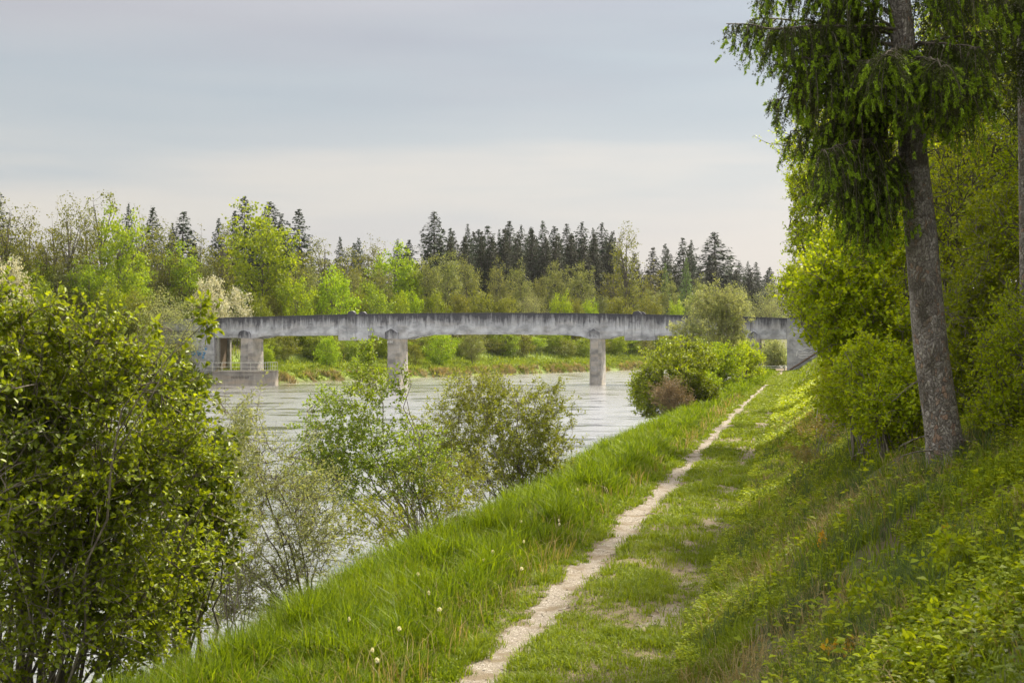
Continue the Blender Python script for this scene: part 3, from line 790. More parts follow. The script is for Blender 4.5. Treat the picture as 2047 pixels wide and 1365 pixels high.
# --- bushes seen just over the bridge rail and left of it
for key, px, ty, w in [('lime', 588, 560, 85), ('lime', 668, 546, 95), ('round', 745, 577, 85), ('lime', 800, 590, 55), ('lime', 826, 586, 45), ('round', 872, 594, 62), ('lime', 1122, 590, 48),
                       ('lime', 1178, 602, 40), ('pale', 1062, 590, 60), ('olivebush', 1240, 598, 60), ('lime', 1352, 606, 45), ('pale', 1545, 578, 80), ('pale', 1538, 607, 60), ('round', 520, 598, 55),
                       ('olivebush', 960, 590, 70), ('olivebush', 1010, 600, 60), ('olivebush', 1300, 600, 60), ('round', 630, 590, 60), ('olivebush', 705, 590, 60), ('olivebush', 915, 592, 60),
                       ('blossom', 22, 525, 95), ('blossom', 425, 552, 75), ('blossom', 472, 580, 80), ('round', 75, 575, 85), ('olivebush', 140, 580, 90), ('lime', 215, 572, 90), ('olivebush', 275, 590, 80),
                       ('olivebush', 180, 600, 80), ('olivebush', 100, 610, 90), ('lime', 30, 600, 90), ('round', 250, 620, 80), ('olivebush', 545, 595, 60), ('olivebush', 1145, 600, 50), ('pale', 1480, 590, 60), ('olivebush', 1420, 600, 60)]:
    put(key, px, ty, 17 + rr_.uniform(-2, 3), w)
# --- shrubs on the far embankment, seen under the bridge
for i, px in enumerate(list(range(540, 1500, 31))):
    put(['round', 'olivebush', 'lime', 'round', 'olivebush'][i % 5], px + rr_.uniform(-9, 9), 668 + rr_.uniform(-12, 14), 12.5 + rr_.uniform(-1.5, 3), rr_.uniform(48, 68))
for key, px, ty, w in [('lime', 655, 672, 48), ('round', 735, 690, 36), ('olivebush', 830, 690, 34), ('lime', 880, 664, 62), ('grey', 945, 660, 50), ('lime', 530, 690, 40), ('airy', 1290, 672, 40)]:
    put(key, px, ty, 5, w)
for px, ty, w in [(20, 640, 90), (110, 650, 90), (200, 650, 90), (290, 655, 80), (345, 665, 60)]:
    put('olivebush', px, ty, 9, w)
# --- in front of the left abutment
put('pale', 332, 597, Y=163.5, wpx=125, label='pale yellow green tree half covering the left end of the bridge')
put('olivebush', 352, 690, Y=163, wpx=60, label='small olive bush at the foot of the pale tree by the left abutment')

DESC = {'bright': 'tall yellow green broadleaf tree', 'airy': 'thin airy olive tree', 'grey': 'grey green alder with rounded crown', 'round': 'fresh green rounded bush',
        'lime': 'bright lime green bush', 'olivebush': 'dull olive green bush', 'pale': 'pale silvery willow', 'blossom': 'white blossoming hawthorn', 'spruce': 'dark pointed skyline spruce',
        'spruceb': 'brownish spruce in the dense stand', 'larch': 'light green feathery larch'}
ORD = 'first second third fourth fifth sixth seventh eighth ninth tenth eleventh twelfth thirteenth fourteenth fifteenth sixteenth seventeenth eighteenth nineteenth twentieth'.split()
def zone_of(p):
    px, low = p['px'], p['topy'] > 640
    if low: return 'seen under the bridge' if 425 < px < 1560 else 'on the far bank left of the bridge'
    for lim, ph in ((375, 'left of the bridge'), (640, 'behind the left end of the bridge'), (860, 'behind the left rail post'), (1130, 'behind the middle span'), (1320, 'behind the right rail post'), (9999, 'behind the right end of the bridge')):
        if px < lim: return ph
grp = {}
for p in PLACED:
    if p['phrase'] == 'back' or p['label']: continue
    grp.setdefault((DESC[p['key']], zone_of(p)), []).append(p)
for (d, z), ps in grp.items():
    ps.sort(key=lambda p: p['px'])
    for i, p in enumerate(ps):
        p['label'] = f'{d} {z}' + (f', {ORD[i]} from left' if len(ps) > 1 else '')
        p['group'] = {'spruce': 'spruces of the far wood', 'spruceb': 'spruces of the far wood'}.get(p['key'], 'broadleaf trees and bushes of the far bank')
used = set()
for p in PLACED:
    if p['phrase'] == 'back':
        p['label'] = 'dark spruce massed at the back of the far wood, half hidden by nearer trees'; p['group'] = 'spruces massed at the back of the wood'
    var = rr_.randrange(len(PROTO[p['key']])); pr = PROTO[p['key']][var]
    if (p['key'], var) not in used:
        used.add((p['key'], var))
        pr.location = p['loc']; pr.rotation_euler = (0, 0, p['rz']); pr.scale = p['sc']; pr['label'] = p['label']
        if p.get('group'): pr['group'] = p['group']
    else:
        copy_tree(pr, p['loc'], p['rz'], p['sc'], p['label'], p.get('group'))
for k, l in PROTO.items():
    for i, pr in enumerate(l):
        if (k, i) not in used:
            for c in list(pr.children): bpy.data.objects.remove(c)
            bpy.data.objects.remove(pr)

# ------------------------------------------------------------------ near shrubs with real leaves
def shrub(name, label, cat, mat, seed, base, targets, n_stem, n_twig, n_leaf, L, Wd, stem_r=.025, twig_len=.45, shape='leaf', sub=3, bark='stem', stem_base=.12, out=.5, leaf_up=.5, droop=.2, env_extra=None):
    """targets: list of ellipsoids (centre, radii, weight) that the stems fill"""
    r = np.random.default_rng(seed); base = np.array(base, float)
    root = empty(name, base, label, cat)
    w = np.array([t[2] for t in targets], float); w /= w.sum()
    def pts(n):
        k = r.choice(len(targets), n, p=w)
        c = np.array([targets[i][0] for i in k]) - base; rad = np.array([targets[i][1] for i in k])
        q = r.random((n, 1)) ** .42 * (1 + np.abs(r.normal(0, .22, (n, 1))) * (r.random((n, 1)) < .5))
        return c + rdir(r, n) * rad * q
    polys, anch = [], []
    for e in pts(n_stem):
        s = np.append(r.normal(0, stem_base, 2), -.25)
        ln = np.linalg.norm(e - s)
        c = s + (e - s) * np.array([.35, .35, .62]) + r.normal(0, .06 * ln, 3)
        pl = bez(s, c, e, 10); pl[2:-1] += r.normal(0, .012 * ln, (7, 3))
        polys.append((pl, stem_r * np.linspace(1, .22, 10) * r.uniform(.7, 1.2))); anch.append(pl[3:])
    A = np.concatenate(anch)
    C = pts(n_twig)
    dd0 = np.array([np.linalg.norm(A - c, axis=1).min() for c in C]); C = C[np.argsort(dd0)]
    ends, starts = [], []
    for batch in np.array_split(C, 5):
        d = np.linalg.norm(batch[:, None] - A[None], axis=-1) + np.maximum(A[None, :, 2] - batch[:, None, 2], 0) * .4
        S = A[d.argmin(1)]; new = []
        for a, b in zip(S, batch):
            ln = np.linalg.norm(b - a)
            m = (a + b) / 2 + UP * ln * .12 + r.normal(0, .07 * ln, 3)
            pl = bez(a, m, b, 6); polys.append((pl, stem_r * np.linspace(.34, .12, 6))); new.append(pl[2:5])
            starts.append(pl[3]); ends.append(b)
            for k in range(sub):
                s = pl[2 + r.integers(0, 4)]
                e = s + norm(norm(b - a) * .7 + r.normal(0, .6, 3) + UP * .35) * twig_len * r.uniform(.5, 1.1)
                polys.append((bez(s, (s + e) / 2 + r.normal(0, .03, 3), e, 4), stem_r * np.linspace(.14, .06, 4)))
                starts.append(s); ends.append(e)
        A = np.concatenate([A] + new)
    v, q = tubes(polys, 5)
    link('stems', mesh_np('stems', v, [q], M[bark], True), root)
    P0, P1 = np.array(starts), np.array(ends)
    m = len(P0); n = n_leaf
    t = r.random((m, n, 1)) ** .8
    ax = norm(P1 - P0)[:, None]
    B = P0[:, None] + (P1 - P0)[:, None] * t
    side = norm(np.cross(ax, rdir(r, m * n).reshape(m, n, 3)))
    D = norm(ax * .55 + side * 1.0 + UP * .15)
    N = norm(UP * leaf_up + r.normal(0, .45, (m, n, 3)))
    B = (B + D * L * .25).reshape(-1, 3)
    Ls = r.uniform(.55, 1.2, m * n) * L
    v, f = leaf_mesh(B, D.reshape(-1, 3), N.reshape(-1, 3), Ls, Ls * Wd, shape, droop)
    link('foliage', mesh_np('foliage', v, f, mat), root)
    return root

def E(px, py, Y, rx, ry, rz, w=1):       # ellipsoid centred where the photo shows it; radii in px of the photo
    k = Y / FPX
    return (W(px, py, Y), (rx * k, ry, rz * k), w)
def gbase(px, Y, dz=0):
    x = (px - 1023.5) / FPX * Y; u, v = w2uv(x, Y)
    return (x, Y, float(H(np.array([u]), np.array([v]))[0]) + dz)

def hit(px, py, dz=.15):
    for Y in np.arange(5.5, 120, .05):
        p = W(px, py, Y); u, v = w2uv(p[0], p[1])
        if p[2] < float(H(np.array([u]), np.array([v]))[0]) + dz: return float(Y)
    return 60.
shrub('hazel_bush', 'big dense broad leaved bush filling the left foreground', 'bush', M['near1'], 1, gbase(40, 13.5),
      [E(-40, 940, 12.6, 180, .9, 190, 2.0), E(100, 960, 13, 140, .9, 160, 1.8), E(60, 1200, 13, 210, .9, 170, 1.7), E(230, 1040, 13.4, 120, .7, 150, 1.2), E(20, 760, 12.8, 90, .5, 70, .6), E(120, 790, 13, 80, .4, 70, .5), E(210, 790, 13, 50, .3, 60, .25), E(-10, 640, 12.6, 26, .1, 60, .14), E(110, 655, 12.8, 12, .1, 50, .06), E(190, 680, 13, 14, .1, 60, .08), E(270, 740, 13.1, 14, .1, 60, .07), E(370, 860, 13.5, 20, .2, 50, .08), E(395, 960, 13.5, 24, .2, 50, .1), E(380, 1120, 13.6, 30, .2, 60, .14),
       E(250, 1240, 13.6, 100, .6, 130, .7), E(290, 910, 13.4, 60, .4, 70, .3), E(150, 690, 12.9, 16, .1, 44, .06), E(50, 670, 12.7, 14, .1, 40, .06), E(230, 700, 13, 10, .1, 36, .05), E(90, 720, 13, 10, .1, 50, .04), E(330, 800, 13.3, 16, .1, 60, .05)],
      64, 1500, 10, .056, .62, stem_r=.026, twig_len=.42, sub=3)
shrub('arching_spray', 'long arching leafy spray reaching over the canal from the left bush', 'branch', M['near1'], 19, gbase(60, 13.0),
      [E(400, 620, 12.6, 22, .08, 30, .5), E(415, 660, 12.6, 18, .08, 14, .3), E(330, 655, 12.6, 60, .1, 16, .2)], 3, 16, 4, .07, .62, stem_r=.016, twig_len=.14, sub=2)
shrub('maple_bush', 'darker maple bush behind the right edge of the foreground bush', 'bush', M['near2'], 2, gbase(370, 16.5),
      [E(350, 850, 16, 52, .7, 90, .8), E(370, 1030, 16, 62, .8, 130, 1.2), E(415, 940, 16, 34, .5, 70, .4), E(420, 1080, 16, 40, .5, 90, .5), E(340, 1210, 16, 66, .7, 80, .8), E(300, 770, 16, 60, .6, 60, .4)],
      16, 420, 8, .07, .8, stem_r=.03, twig_len=.36, sub=3)
shrub('willow_bush', 'sparse narrow leaved willow leaning out over the water from the bank', 'bush', M['willow'], 3, gbase(625, 19, -.1),
      [E(500, 1070, 18.6, 170, .9, 140, 1.8), E(470, 920, 18.4, 80, .6, 120, .8), E(440, 1190, 18.6, 120, .6, 80, 1.0), E(560, 1180, 18.8, 90, .5, 60, .5), E(600, 980, 18.8, 90, .6, 90, .9), E(640, 1090, 19, 60, .5, 80, .4)],
      16, 520, 9, .058, .27, stem_r=.020, twig_len=.42, sub=3, stem_base=.08)
shrub('twiggy_willow', 'slim grey willow twigs standing up beside the maple bush', 'bush', M['willow'], 13, gbase(470, 17.5),
      [E(490, 880, 17.5, 40, .4, 90, 1), E(470, 1000, 17.5, 60, .4, 100, 1)],
      8, 110, 10, .055, .26, stem_r=.010, twig_len=.3, sub=2)
shrub('dogwood_bush', 'upright many stemmed green bush with loose leafy tops in mid bank', 'bush', M['dogwood'], 4, gbase(862, 25.5, -.1),
      [E(690, 860, 25, 90, .9, 100, 1.2), E(740, 770, 25, 50, .6, 50, .35), E(760, 940, 25, 120, .9, 90, 1.3), E(840, 950, 25.4, 90, .7, 90, .8), E(640, 960, 24.6, 80, .7, 60, .6), E(735, 705, 25, 12, .15, 30, .08), E(800, 790, 25, 14, .2, 60, .15)],
      34, 480, 9, .058, .6, stem_r=.02, twig_len=.34, sub=3, stem_base=.16)
shrub('seedling_thicket', 'low yellowish thicket at the foot of the upright bush', 'bush', M['sallow'], 14, gbase(850, 24.5),
      [E(870, 1000, 24.5, 100, .6, 80, 1), E(740, 1050, 22, 80, .5, 60, .8), E(930, 960, 27, 60, .5, 60, .6)], 16, 280, 8, .045, .55, stem_r=.014, twig_len=.25, sub=3)
shrub('sallow_bush', 'rounded olive sallow bush with tan catkins right of the upright bush', 'bush', M['sallow'], 5, gbase(1045, 34, -.1),
      [E(1000, 860, 34, 125, 1.3, 90, 1.8), E(960, 790, 34, 80, .9, 50, .6), E(1090, 900, 34, 60, 1, 80, .8), E(900, 900, 34, 80, .9, 80, .8), E(1100, 800, 34, 50, .7, 40, .25), E(1000, 950, 34, 100, 1, 50, .7)],
      40, 820, 11, .06, .5, stem_r=.022, twig_len=.42, sub=3, stem_base=.3)
# right of the canal, further on
shrub('bank_bush', 'large bright green bush overhanging the water before the right bridge end', 'bush', M['near1'], 6, gbase(1340, 73),
      [E(1340, 740, 73, 62, 2, 50, 1.6), E(1290, 780, 73, 34, 1.2, 42, .9), E(1300, 815, 72, 40, 1.2, 22, .5), E(1385, 720, 74, 50, 1.6, 36, 1)],
      26, 520, 12, .11, .65, stem_r=.04, twig_len=.55, sub=3)
shrub('bank_bush', 'yellow green bush behind the brown shrub and left of the track', 'bush', M['bright'], 7, gbase(1420, 88),
      [E(1430, 735, 88, 44, 1.8, 42, 1), E(1400, 770, 84, 34, 1.2, 26, .6)], 20, 380, 12, .12, .65, stem_r=.04, twig_len=.6, sub=3)
shrub('bank_bush', 'small low green bush between the brown shrub and the track edge', 'bush', M['near2'], 8, gbase(1395, 74),
      [E(1395, 785, 74, 38, 1, 24, 1)], 12, 170, 11, .10, .65, stem_r=.03, twig_len=.4, sub=3)
shrub('dry_shrub', 'leafless looking brown shrub low in the bright green bank bushes', 'bush', M['deadbrown'], 9, gbase(1345, 69),
      [E(1340, 790, 69, 34, .9, 30, 1), E(1362, 812, 69, 20, .7, 20, .4)], 16, 260, 6, .075, .4, stem_r=.025, twig_len=.45, sub=4, bark='bark')
shrub('bank_bush', 'darker green bush next to the right land pier of the bridge', 'bush', M['rightwall'], 10, gbase(1490, 118),
      [E(1490, 720, 118, 34, 2, 36, 1), E(1468, 715, 112, 26, 1.4, 34, .6)], 16, 300, 12, .15, .65, stem_r=.05, twig_len=.7, sub=3)
shrub('silver_willow', 'tall pale silver willow standing in front of the right bridge span', 'tree', M['pale'], 11, gbase(1440, 108),
      [E(1420, 620, 108, 45, 1.8, 48, 1.2), E(1460, 625, 108, 34, 1.4, 40, .9), E(1385, 665, 106, 40, 1.4, 30, .7), E(1450, 670, 108, 44, 1.6, 28, .8)],
      18, 460, 10, .17, .36, stem_r=.05, twig_len=.7, sub=3)
shrub('round_willow', 'soft grey green bush seen through the opening beside the right abutment', 'bush', M['pale'], 12, gbase(1547, 185),
      [E(1546, 712, 185, 26, 1.8, 30, 1)], 12, 260, 10, .2, .4, stem_r=.05, twig_len=.7, sub=3)

# ------------------------------------------------------------------ wood on the right
def leafy_tree(name, label, cat, mat, seed, base, h, targets, n_limb, n_twig, n_leaf, L, trunk_r=.12, shape='rhomb', **k):
    return shrub(name, label, cat, mat, seed, base, targets, n_limb, n_twig, n_leaf, L, .68, stem_r=trunk_r * .45, shape=shape, bark='bark', stem_base=.15, **k)

def UV3(u, v, z):
    x, y = uv2w(u, v); return (x, y, z)
# reusable deciduous trees with leaf sized faces
def wood_proto(seed, mat, h, rx):
    r = np.random.default_rng(seed)
    t = [((r.normal(0, rx * .35), r.normal(0, rx * .35), h * f), (rx * s, rx * s, h * .2), 1) for f, s in ((.28, .7), (.5, .9), (.68, .8), (.85, .5))]
    t += [((r.normal(0, rx * .6), r.normal(0, rx * .6), h * r.uniform(.3, .8)), (rx * .5, rx * .5, h * .12), .5) for _ in range(4)]
    return shrub('woodland_tree', 'x', 'tree', mat, seed, (0, 0, 0), t, 26, 1500, 8, .085, .68, stem_r=.055, twig_len=.55, shape='rhomb', bark='bark', stem_base=.1, sub=3, leaf_up=.6)
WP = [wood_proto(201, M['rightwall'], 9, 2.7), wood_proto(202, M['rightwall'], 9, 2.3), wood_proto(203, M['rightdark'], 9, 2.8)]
wood = [  # u, v, height, width factor, proto, label
    (50, 3.9, 9.0, .95, 1, 'leafy tree whose crown edges the sky left of the spruce'),
    (43, 4.8, 10.5, 1.1, 0, 'tall leafy tree behind the hanging spruce boughs'),
    (62, 4.4, 8.0, .9, 2, 'leafy tree arching over the track before the right abutment'),
    (76, 4.9, 8.0, 1.0, 1, 'leafy tree above the track, nearest to the right end of the bridge but two'),
    (96, 5.8, 8.5, 1.1, 0, 'leafy tree above the slope short of the right abutment'),
    (122, 7.2, 9, 1.2, 2, 'leafy tree covering the far corner of the right abutment'),
    (33, 3.4, 7.5, .8, 0, 'bright leafy tree directly left of the spruce trunk'),
    (32, 6.2, 11.5, 1.1, 2, 'dark leafy tree just right of the spruce trunk'),
    (26, 7.0, 11.5, 1.1, 1, 'leafy tree at the right edge of the wood'),
    (22, 7.4, 9.0, .9, 2, 'dark leafy tree at the right edge, nearest of the wood'),
    (32, 9.5, 13, 1.2, 2, 'tall dark tree deep in the wood at the right edge'),
    (12, 7.6, 12, 1.2, 0, 'broad unseen tree added past the right edge to shade the slope'),  # added out of view so its crown shades the lower right slope
    (6, 7.4, 11, 1.1, 1, 'nearest unseen tree, added beyond the right edge for shade on the slope'),  # also an unseen addition, put there for its shade
    (19, 7.6, 13, 1.2, 2, 'tall dark tree at the right edge behind the thin trunk'),  # moved here to cast shade on the lower right slope
    (20.5, 4.6, 4.6, .62, 1, 'young leafy tree at the top of the slope right of the trunk'),
]
for i, (u, v, h, wf, k, lab) in enumerate(wood):
    x, y = uv2w(u, v); z = float(H(np.array([u]), np.array([v]))[0])
    if i in (0, 1, 2) :
        pr = {0: WP[1], 1: WP[0], 2: WP[2]}[i]
        pr.location = (x, y, z); pr.rotation_euler = (0, 0, rr_.uniform(0, 6)); pr.scale = (wf, wf, h / 9); pr['label'] = lab; pr['group'] = 'leafy trees of the wood on the slope'
    else:
        copy_tree(WP[k], (x, y, z), rr_.uniform(0, 6.28), (wf, wf, h / 9), lab, 'leafy trees of the wood on the slope')
# bushes at the foot of the wood
shrub('slope_bush', 'bright broad leaved bush on the slope left of the spruce trunk', 'bush', M['rightwall'], 31, gbase(1745, 25),
      [E(1700, 620, 25, 95, 1, 110, 1.5), E(1770, 700, 25, 80, 1, 90, 1), E(1660, 560, 26, 60, .8, 60, .5), E(1740, 480, 26, 90, 1, 90, .8)], 30, 900, 9, .075, .75, stem_r=.03, twig_len=.4, sub=3)
shrub('slope_bush', 'green bush low on the slope behind the spruce foot', 'bush', M['rightwall'], 32, gbase(1790, 21),
      [E(1790, 800, 21, 70, .8, 60, 1), E(1740, 740, 22, 70, .8, 50, .8)], 20, 420, 8, .06, .7, stem_r=.02, twig_len=.3, sub=3)
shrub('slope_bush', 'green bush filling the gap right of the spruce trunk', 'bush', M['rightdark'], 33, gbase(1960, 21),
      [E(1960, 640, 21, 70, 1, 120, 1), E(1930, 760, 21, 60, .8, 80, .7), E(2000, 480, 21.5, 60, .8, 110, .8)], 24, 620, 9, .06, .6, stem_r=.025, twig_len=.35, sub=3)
shrub('slope_bush', 'loose yellowish bush at the right edge beside the thin trunk', 'bush', M['rightwall'], 34, gbase(2040, 17),
      [E(2040, 700, 17, 80, .7, 110, 1), E(2010, 830, 17, 60, .5, 60, .5)], 18, 380, 8, .045, .6, stem_r=.016, twig_len=.3, sub=3)
shrub('overhanging_tree', 'slender leafy tree leaning out over the track with its crown against the sky', 'tree', M['rightwall'], 35, gbase(1690, 47),
      [E(1615, 590, 47, 48, 1.4, 44, 1), E(1655, 640, 45, 48, 1.3, 40, .9), E(1590, 560, 49, 26, 1.0, 34, .35), E(1610, 480, 48, 34, 1.2, 50, .7), E(1615, 390, 48, 36, 1.2, 50, .55), E(1650, 340, 48, 36, 1.2, 44, .4), E(1590, 350, 48, 16, .7, 30, .12), E(1670, 540, 46, 50, 1.3, 90, 1)], 24, 760, 10, .085, .7, stem_r=.05, twig_len=.5, sub=3, bark='bark')
shrub('slope_bush', 'low yellow green bush at the foot of the wood left of the spruce trunk', 'bush', M['rightwall'], 40, gbase(1730, 24),
      [E(1725, 800, 24, 80, .9, 60, 1), E(1780, 860, 21.5, 60, .7, 36, .8), E(1680, 780, 27, 50, .8, 50, .6)], 30, 460, 8, .06, .65, stem_r=.014, twig_len=.28, sub=3)
shrub('slope_bush', 'low leafy bush under the trees beyond the bramble', 'bush', M['rightwall'], 41, gbase(1668, 36),
      [E(1700, 750, 36, 42, 1.0, 40, 1), E(1685, 730, 42, 34, 1.0, 34, .8)], 20, 300, 9, .08, .65, stem_r=.02, twig_len=.35, sub=3)
shrub('bramble', 'rust coloured bramble patch on the slope beside the track', 'bramble', M['rust'], 36, gbase(1640, 30),
      [E(1640, 860, 30, 50, 1, 22, 1), E(1680, 810, 31, 36, .8, 24, .6), E(1605, 905, 27, 40, .6, 16, .5)], 26, 120, 5, .055, .6, stem_r=.008, twig_len=.2, sub=3)
for i, (px, py, rx, rz, lab) in enumerate([(1645, 1090, 22, 20, 'small plant with orange young leaves on the slope below the spruce'), (1905, 1065, 20, 18, 'orange leaved plant among the undergrowth at the right'),
        (1690, 1295, 40, 22, 'low orange tinted plant near the bottom right corner')]):
    Y = hit(px, py, .1)
    shrub('orange_sapling', lab, 'plant', M['orange'], 37 + i, gbase(px, Y), [E(px, py, Y, rx, .10, rz, 1)], 5, 7, 4, .05, .55, stem_r=.004, twig_len=.07, sub=2)
for i, (px, py, rx, rz, lab) in enumerate([(1760, 1200, 90, 30, 'light green seedling clump in the lower middle of the slope'), (1930, 1110, 90, 40, 'light green seedling clump right of the orange plants'),
        (1980, 1240, 80, 50, 'broad leaved seedling clump near the right edge'), (1860, 1310, 110, 30, 'broad leaved seedling clump at the bottom of the picture')]):
    Y = hit(px, py, .15)
    shrub('seedling_clump', lab, 'plant', M['herb'], 50 + i, gbase(px, Y), [E(px, py, Y, rx, .30, rz, 1)], 14, 34, 4, .055, .62, stem_r=.003, twig_len=.10, sub=2)

# ------------------------------------------------------------------ the big spruce
def big_spruce():
    r = np.random.default_rng(66)
    Ys = 17.0
    base = W(1897, 960, Ys)
    u, v = w2uv(base[0], base[1]); base[2] = float(H(np.array([u]), np.array([v]))[0])
    root = empty('spruce_tree', base, 'big spruce with flaky grey bark and hanging boughs on the right slope', 'spruce')
    # trunk centre line read off the photo
    cl = [(1897, 975, 42), (1893, 930, 42), (1884, 860, 38.5), (1872, 780, 37), (1861, 700, 36), (1852, 600, 35), (1843, 500, 34), (1834, 400, 32.5), (1825, 300, 30.5), (1814, 180, 28), (1803, 60, 25), (1790, -80, 22), (1772, -300, 17), (1750, -600, 11), (1735, -850, 4)]
    P = np.array([W(a, b, Ys) for a, b, c in cl]) - base; rad = np.array([c for a, b, c in cl]) / FPX * Ys * .93
    P[0, 2] -= .35
    t = np.linspace(0, len(P) - 1, 150); k = np.minimum(t.astype(int), len(P) - 2); f = (t - k)[:, None]
    def cr(a):
        A = np.vstack([2 * a[0] - a[1], a, 2 * a[-1] - a[-2]]); p0, p1, p2, p3 = A[k], A[k + 1], A[k + 2], A[k + 3]
        return .5 * (2 * p1 + (p2 - p0) * f + (2 * p0 - 5 * p1 + 4 * p2 - p3) * f ** 2 + (3 * p1 - p0 - 3 * p2 + p3) * f ** 3)
    C = cr(P); Rr = cr(rad[:, None] * np.ones(3))[:, 0]
    ns = 48; ang = np.linspace(0, 2 * math.pi, ns, endpoint=False)
    zrel = C[:, 2] - C[0, 2]
    flare = np.exp(-np.maximum(zrel, 0) / .26)
    nz = fbm(np.cos(ang)[None] * 2.2 + 5 + 0 * zrel[:, None], np.sin(ang)[None] * 2.2 + zrel[:, None] * 2.2, 91, 4) - .5
    lobes = .5 + .5 * np.cos(ang[None] * 5 + 1.2)
    RR = Rr[:, None] * (1 + .10 * nz + flare[:, None] * (.25 + .8 * lobes ** 2))
    ring = C[:, None] + RR[..., None] * np.stack([np.cos(ang), np.sin(ang), 0 * ang], -1)[None]
    i = np.arange(len(C) - 1)[:, None] * ns; j = np.arange(ns)[None]; kk = (j + 1) % ns
    q = np.stack([i + j, i + kk, i + ns + kk, i + ns + j], -1).reshape(-1, 4)
    link('trunk', mesh_np('trunk', ring.reshape(-1, 3), [q], M['sprucebark'], True), root)
    def trunk_at(z):
        z = z - base[2]; return np.array([np.interp(z, C[:, 2], C[:, 0]), np.interp(z, C[:, 2], C[:, 1]), z])
    # boughs: (start py, tip px, tip py, depth offset, hang length px)
    boughs = [(95, 1452, 48, -.3, 110), (30, 1505, -30, .3, 120), (70, 1500, 40, .6, 110), (60, 1540, 60, -.8, 130), (170, 1600, 150, .4, 130), (220, 1640, 250, .1, 150), (135, 1570, 118, -.9, 130), (160, 1545, 200, .5, 90), (200, 1585, 170, -.7, 150), (240, 1580, 262, -.4, 150),
              (60, 1650, 20, .9, 150), (0, 1600, -60, -.6, 140), (300, 1660, 372, -.7, 150), (335, 1612, 366, .9, 40), (350, 1700, 400, -.4, 130), (275, 1640, 300, -1.0, 170), (310, 1725, 350, -.8, 170), (330, 1680, 360, .3, 150),
              (90, 1960, 95, -1.0, 190), (100, 1990, 60, -.2, 190), (150, 1935, 170, -1.2, 130), (-20, 2040, 10, .4, 150), (180, 1975, 180, .5, 120), (120, 1890, 130, -1.6, 150), (100, 1770, 110, -1.6, 130), (110, 1740, 120, -1.1, 140),
              (-60, 1690, -70, -.6, 140), (-60, 2000, -50, -.8, 150), (-100, 1560, -90, .2, 140), (-120, 1520, -130, -.5, 150), (120, 1910, 110, 1.2, 150), (-180, 1650, -200, .8, 150), (-200, 1950, -190, .8, 150),
              (-320, 1600, -330, -.4, 200), (-340, 1950, -330, -.2, 200), (-450, 1700, -440, 1, 150), (-460, 1850, -430, -1, 150)]
    wood_p, seg = [], []
    for (sy, tx, ty, dz, hang) in boughs:
        s = trunk_at(W(1800, sy, Ys)[2]); e = W(tx, ty, Ys + dz) - base
        ln = np.linalg.norm(e - s)
        m = (s + e) / 2 + UP * (.10 * ln) * (1 if ty < sy + 60 else .2)
        m[2] -= .05 * ln
        pl = bez(s, m, e, 14)
        pl[1:-1] += r.normal(0, .015, (12, 3))
        wood_p.append((pl, np.linspace(.028, .006, 14) * (ln / 2) ** .3))
        nh = int(ln * 30)
        for _ in range(nh):
            tt = r.uniform(.14, 1.0); i = tt * 13; k = min(int(i), 12); p = pl[k] + (pl[k + 1] - pl[k]) * (i - k)
            d = norm(pl[k + 1] - pl[k]); sd = norm(np.cross(d, UP)) * r.choice([-1, 1])
            hl = hang / FPX * Ys * r.uniform(.25, 1.0) * (1.0 - .55 * max(0, tt - .6) / .4)
            spread = r.uniform(.05, .55)
            e2 = p + sd * spread * (.3 + .5 * hl) + d * hl * .25 - UP * hl
            m2 = p + sd * spread * (.3 + .5 * hl) * .7 + d * hl * .15 - UP * hl * .15
            q2 = bez(p, m2, e2, 7)
            wood_p.append((q2, np.linspace(.007, .003, 7)))
            seg.append((q2[0], q2[3], 0)); seg.append((q2[3], q2[6], 1))
            nt = int(5 + hl * 20)
            for _ in range(nt):
                t3 = r.uniform(.1, 1); i = t3 * 6; k3 = min(int(i), 5); p3 = q2[k3] + (q2[k3 + 1] - q2[k3]) * (i - k3)
                d3 = norm(norm(q2[k3 + 1] - q2[k3]) * .8 + r.normal(0, .55, 3) - UP * .2)
                e3 = p3 + d3 * r.uniform(.06, .17)
                seg.append((p3, e3, 1))
    v_, q_ = tubes(wood_p, 4)
    link('boughs', mesh_np('boughs', v_, [q_], M['bark'], True), root)
    # needles along every twig
    A = np.array([s[0] for s in seg]); Bq = np.array([s[1] for s in seg])
    n = 18; m = len(A)
    t = r.random((m, n, 1)); ax = norm(Bq - A)[:, None]
    side = norm(np.cross(ax, rdir(r, m * n).reshape(m, n, 3)))
    D = norm(ax * .75 + side)
    P0 = (A[:, None] + (Bq - A)[:, None] * t).reshape(-1, 3)
    v_, f_ = leaf_mesh(P0, D.reshape(-1, 3), rdir(r, m * n), r.uniform(.022, .036, m * n), .009, 'rhomb', 0)
    link('needles', mesh_np('needles', v_, f_, M['needle']), root)
    # new shoots on the tips
    tips = np.array([s[1] for s in seg if s[2]]); tdir = norm(np.array([s[1] - s[0] for s in seg if s[2]]))
    keep = r.random(len(tips)) < .19
    tips, tdir = tips[keep], norm(tdir[keep] - UP * .7)
    n = 40; m = len(tips); ln = r.uniform(.07, .15, (m, 1, 1))
    t = r.random((m, n, 1)); side = norm(np.cross(tdir[:, None], rdir(r, m * n).reshape(m, n, 3)))
    P0 = (tips[:, None] + tdir[:, None] * ln * t).reshape(-1, 3)
    D = norm(tdir[:, None] * 1.0 + side * .75)
    v_, f_ = leaf_mesh(P0, D.reshape(-1, 3), rdir(r, m * n), r.uniform(.03, .045, m * n), .012, 'rhomb', 0)
    link('new_shoots', mesh_np('new_shoots', v_, f_, M['shoot']), root)['label'] = 'light green young shoots hanging from the bough tips'
    # dead twigs low on the trunk
    dp = []
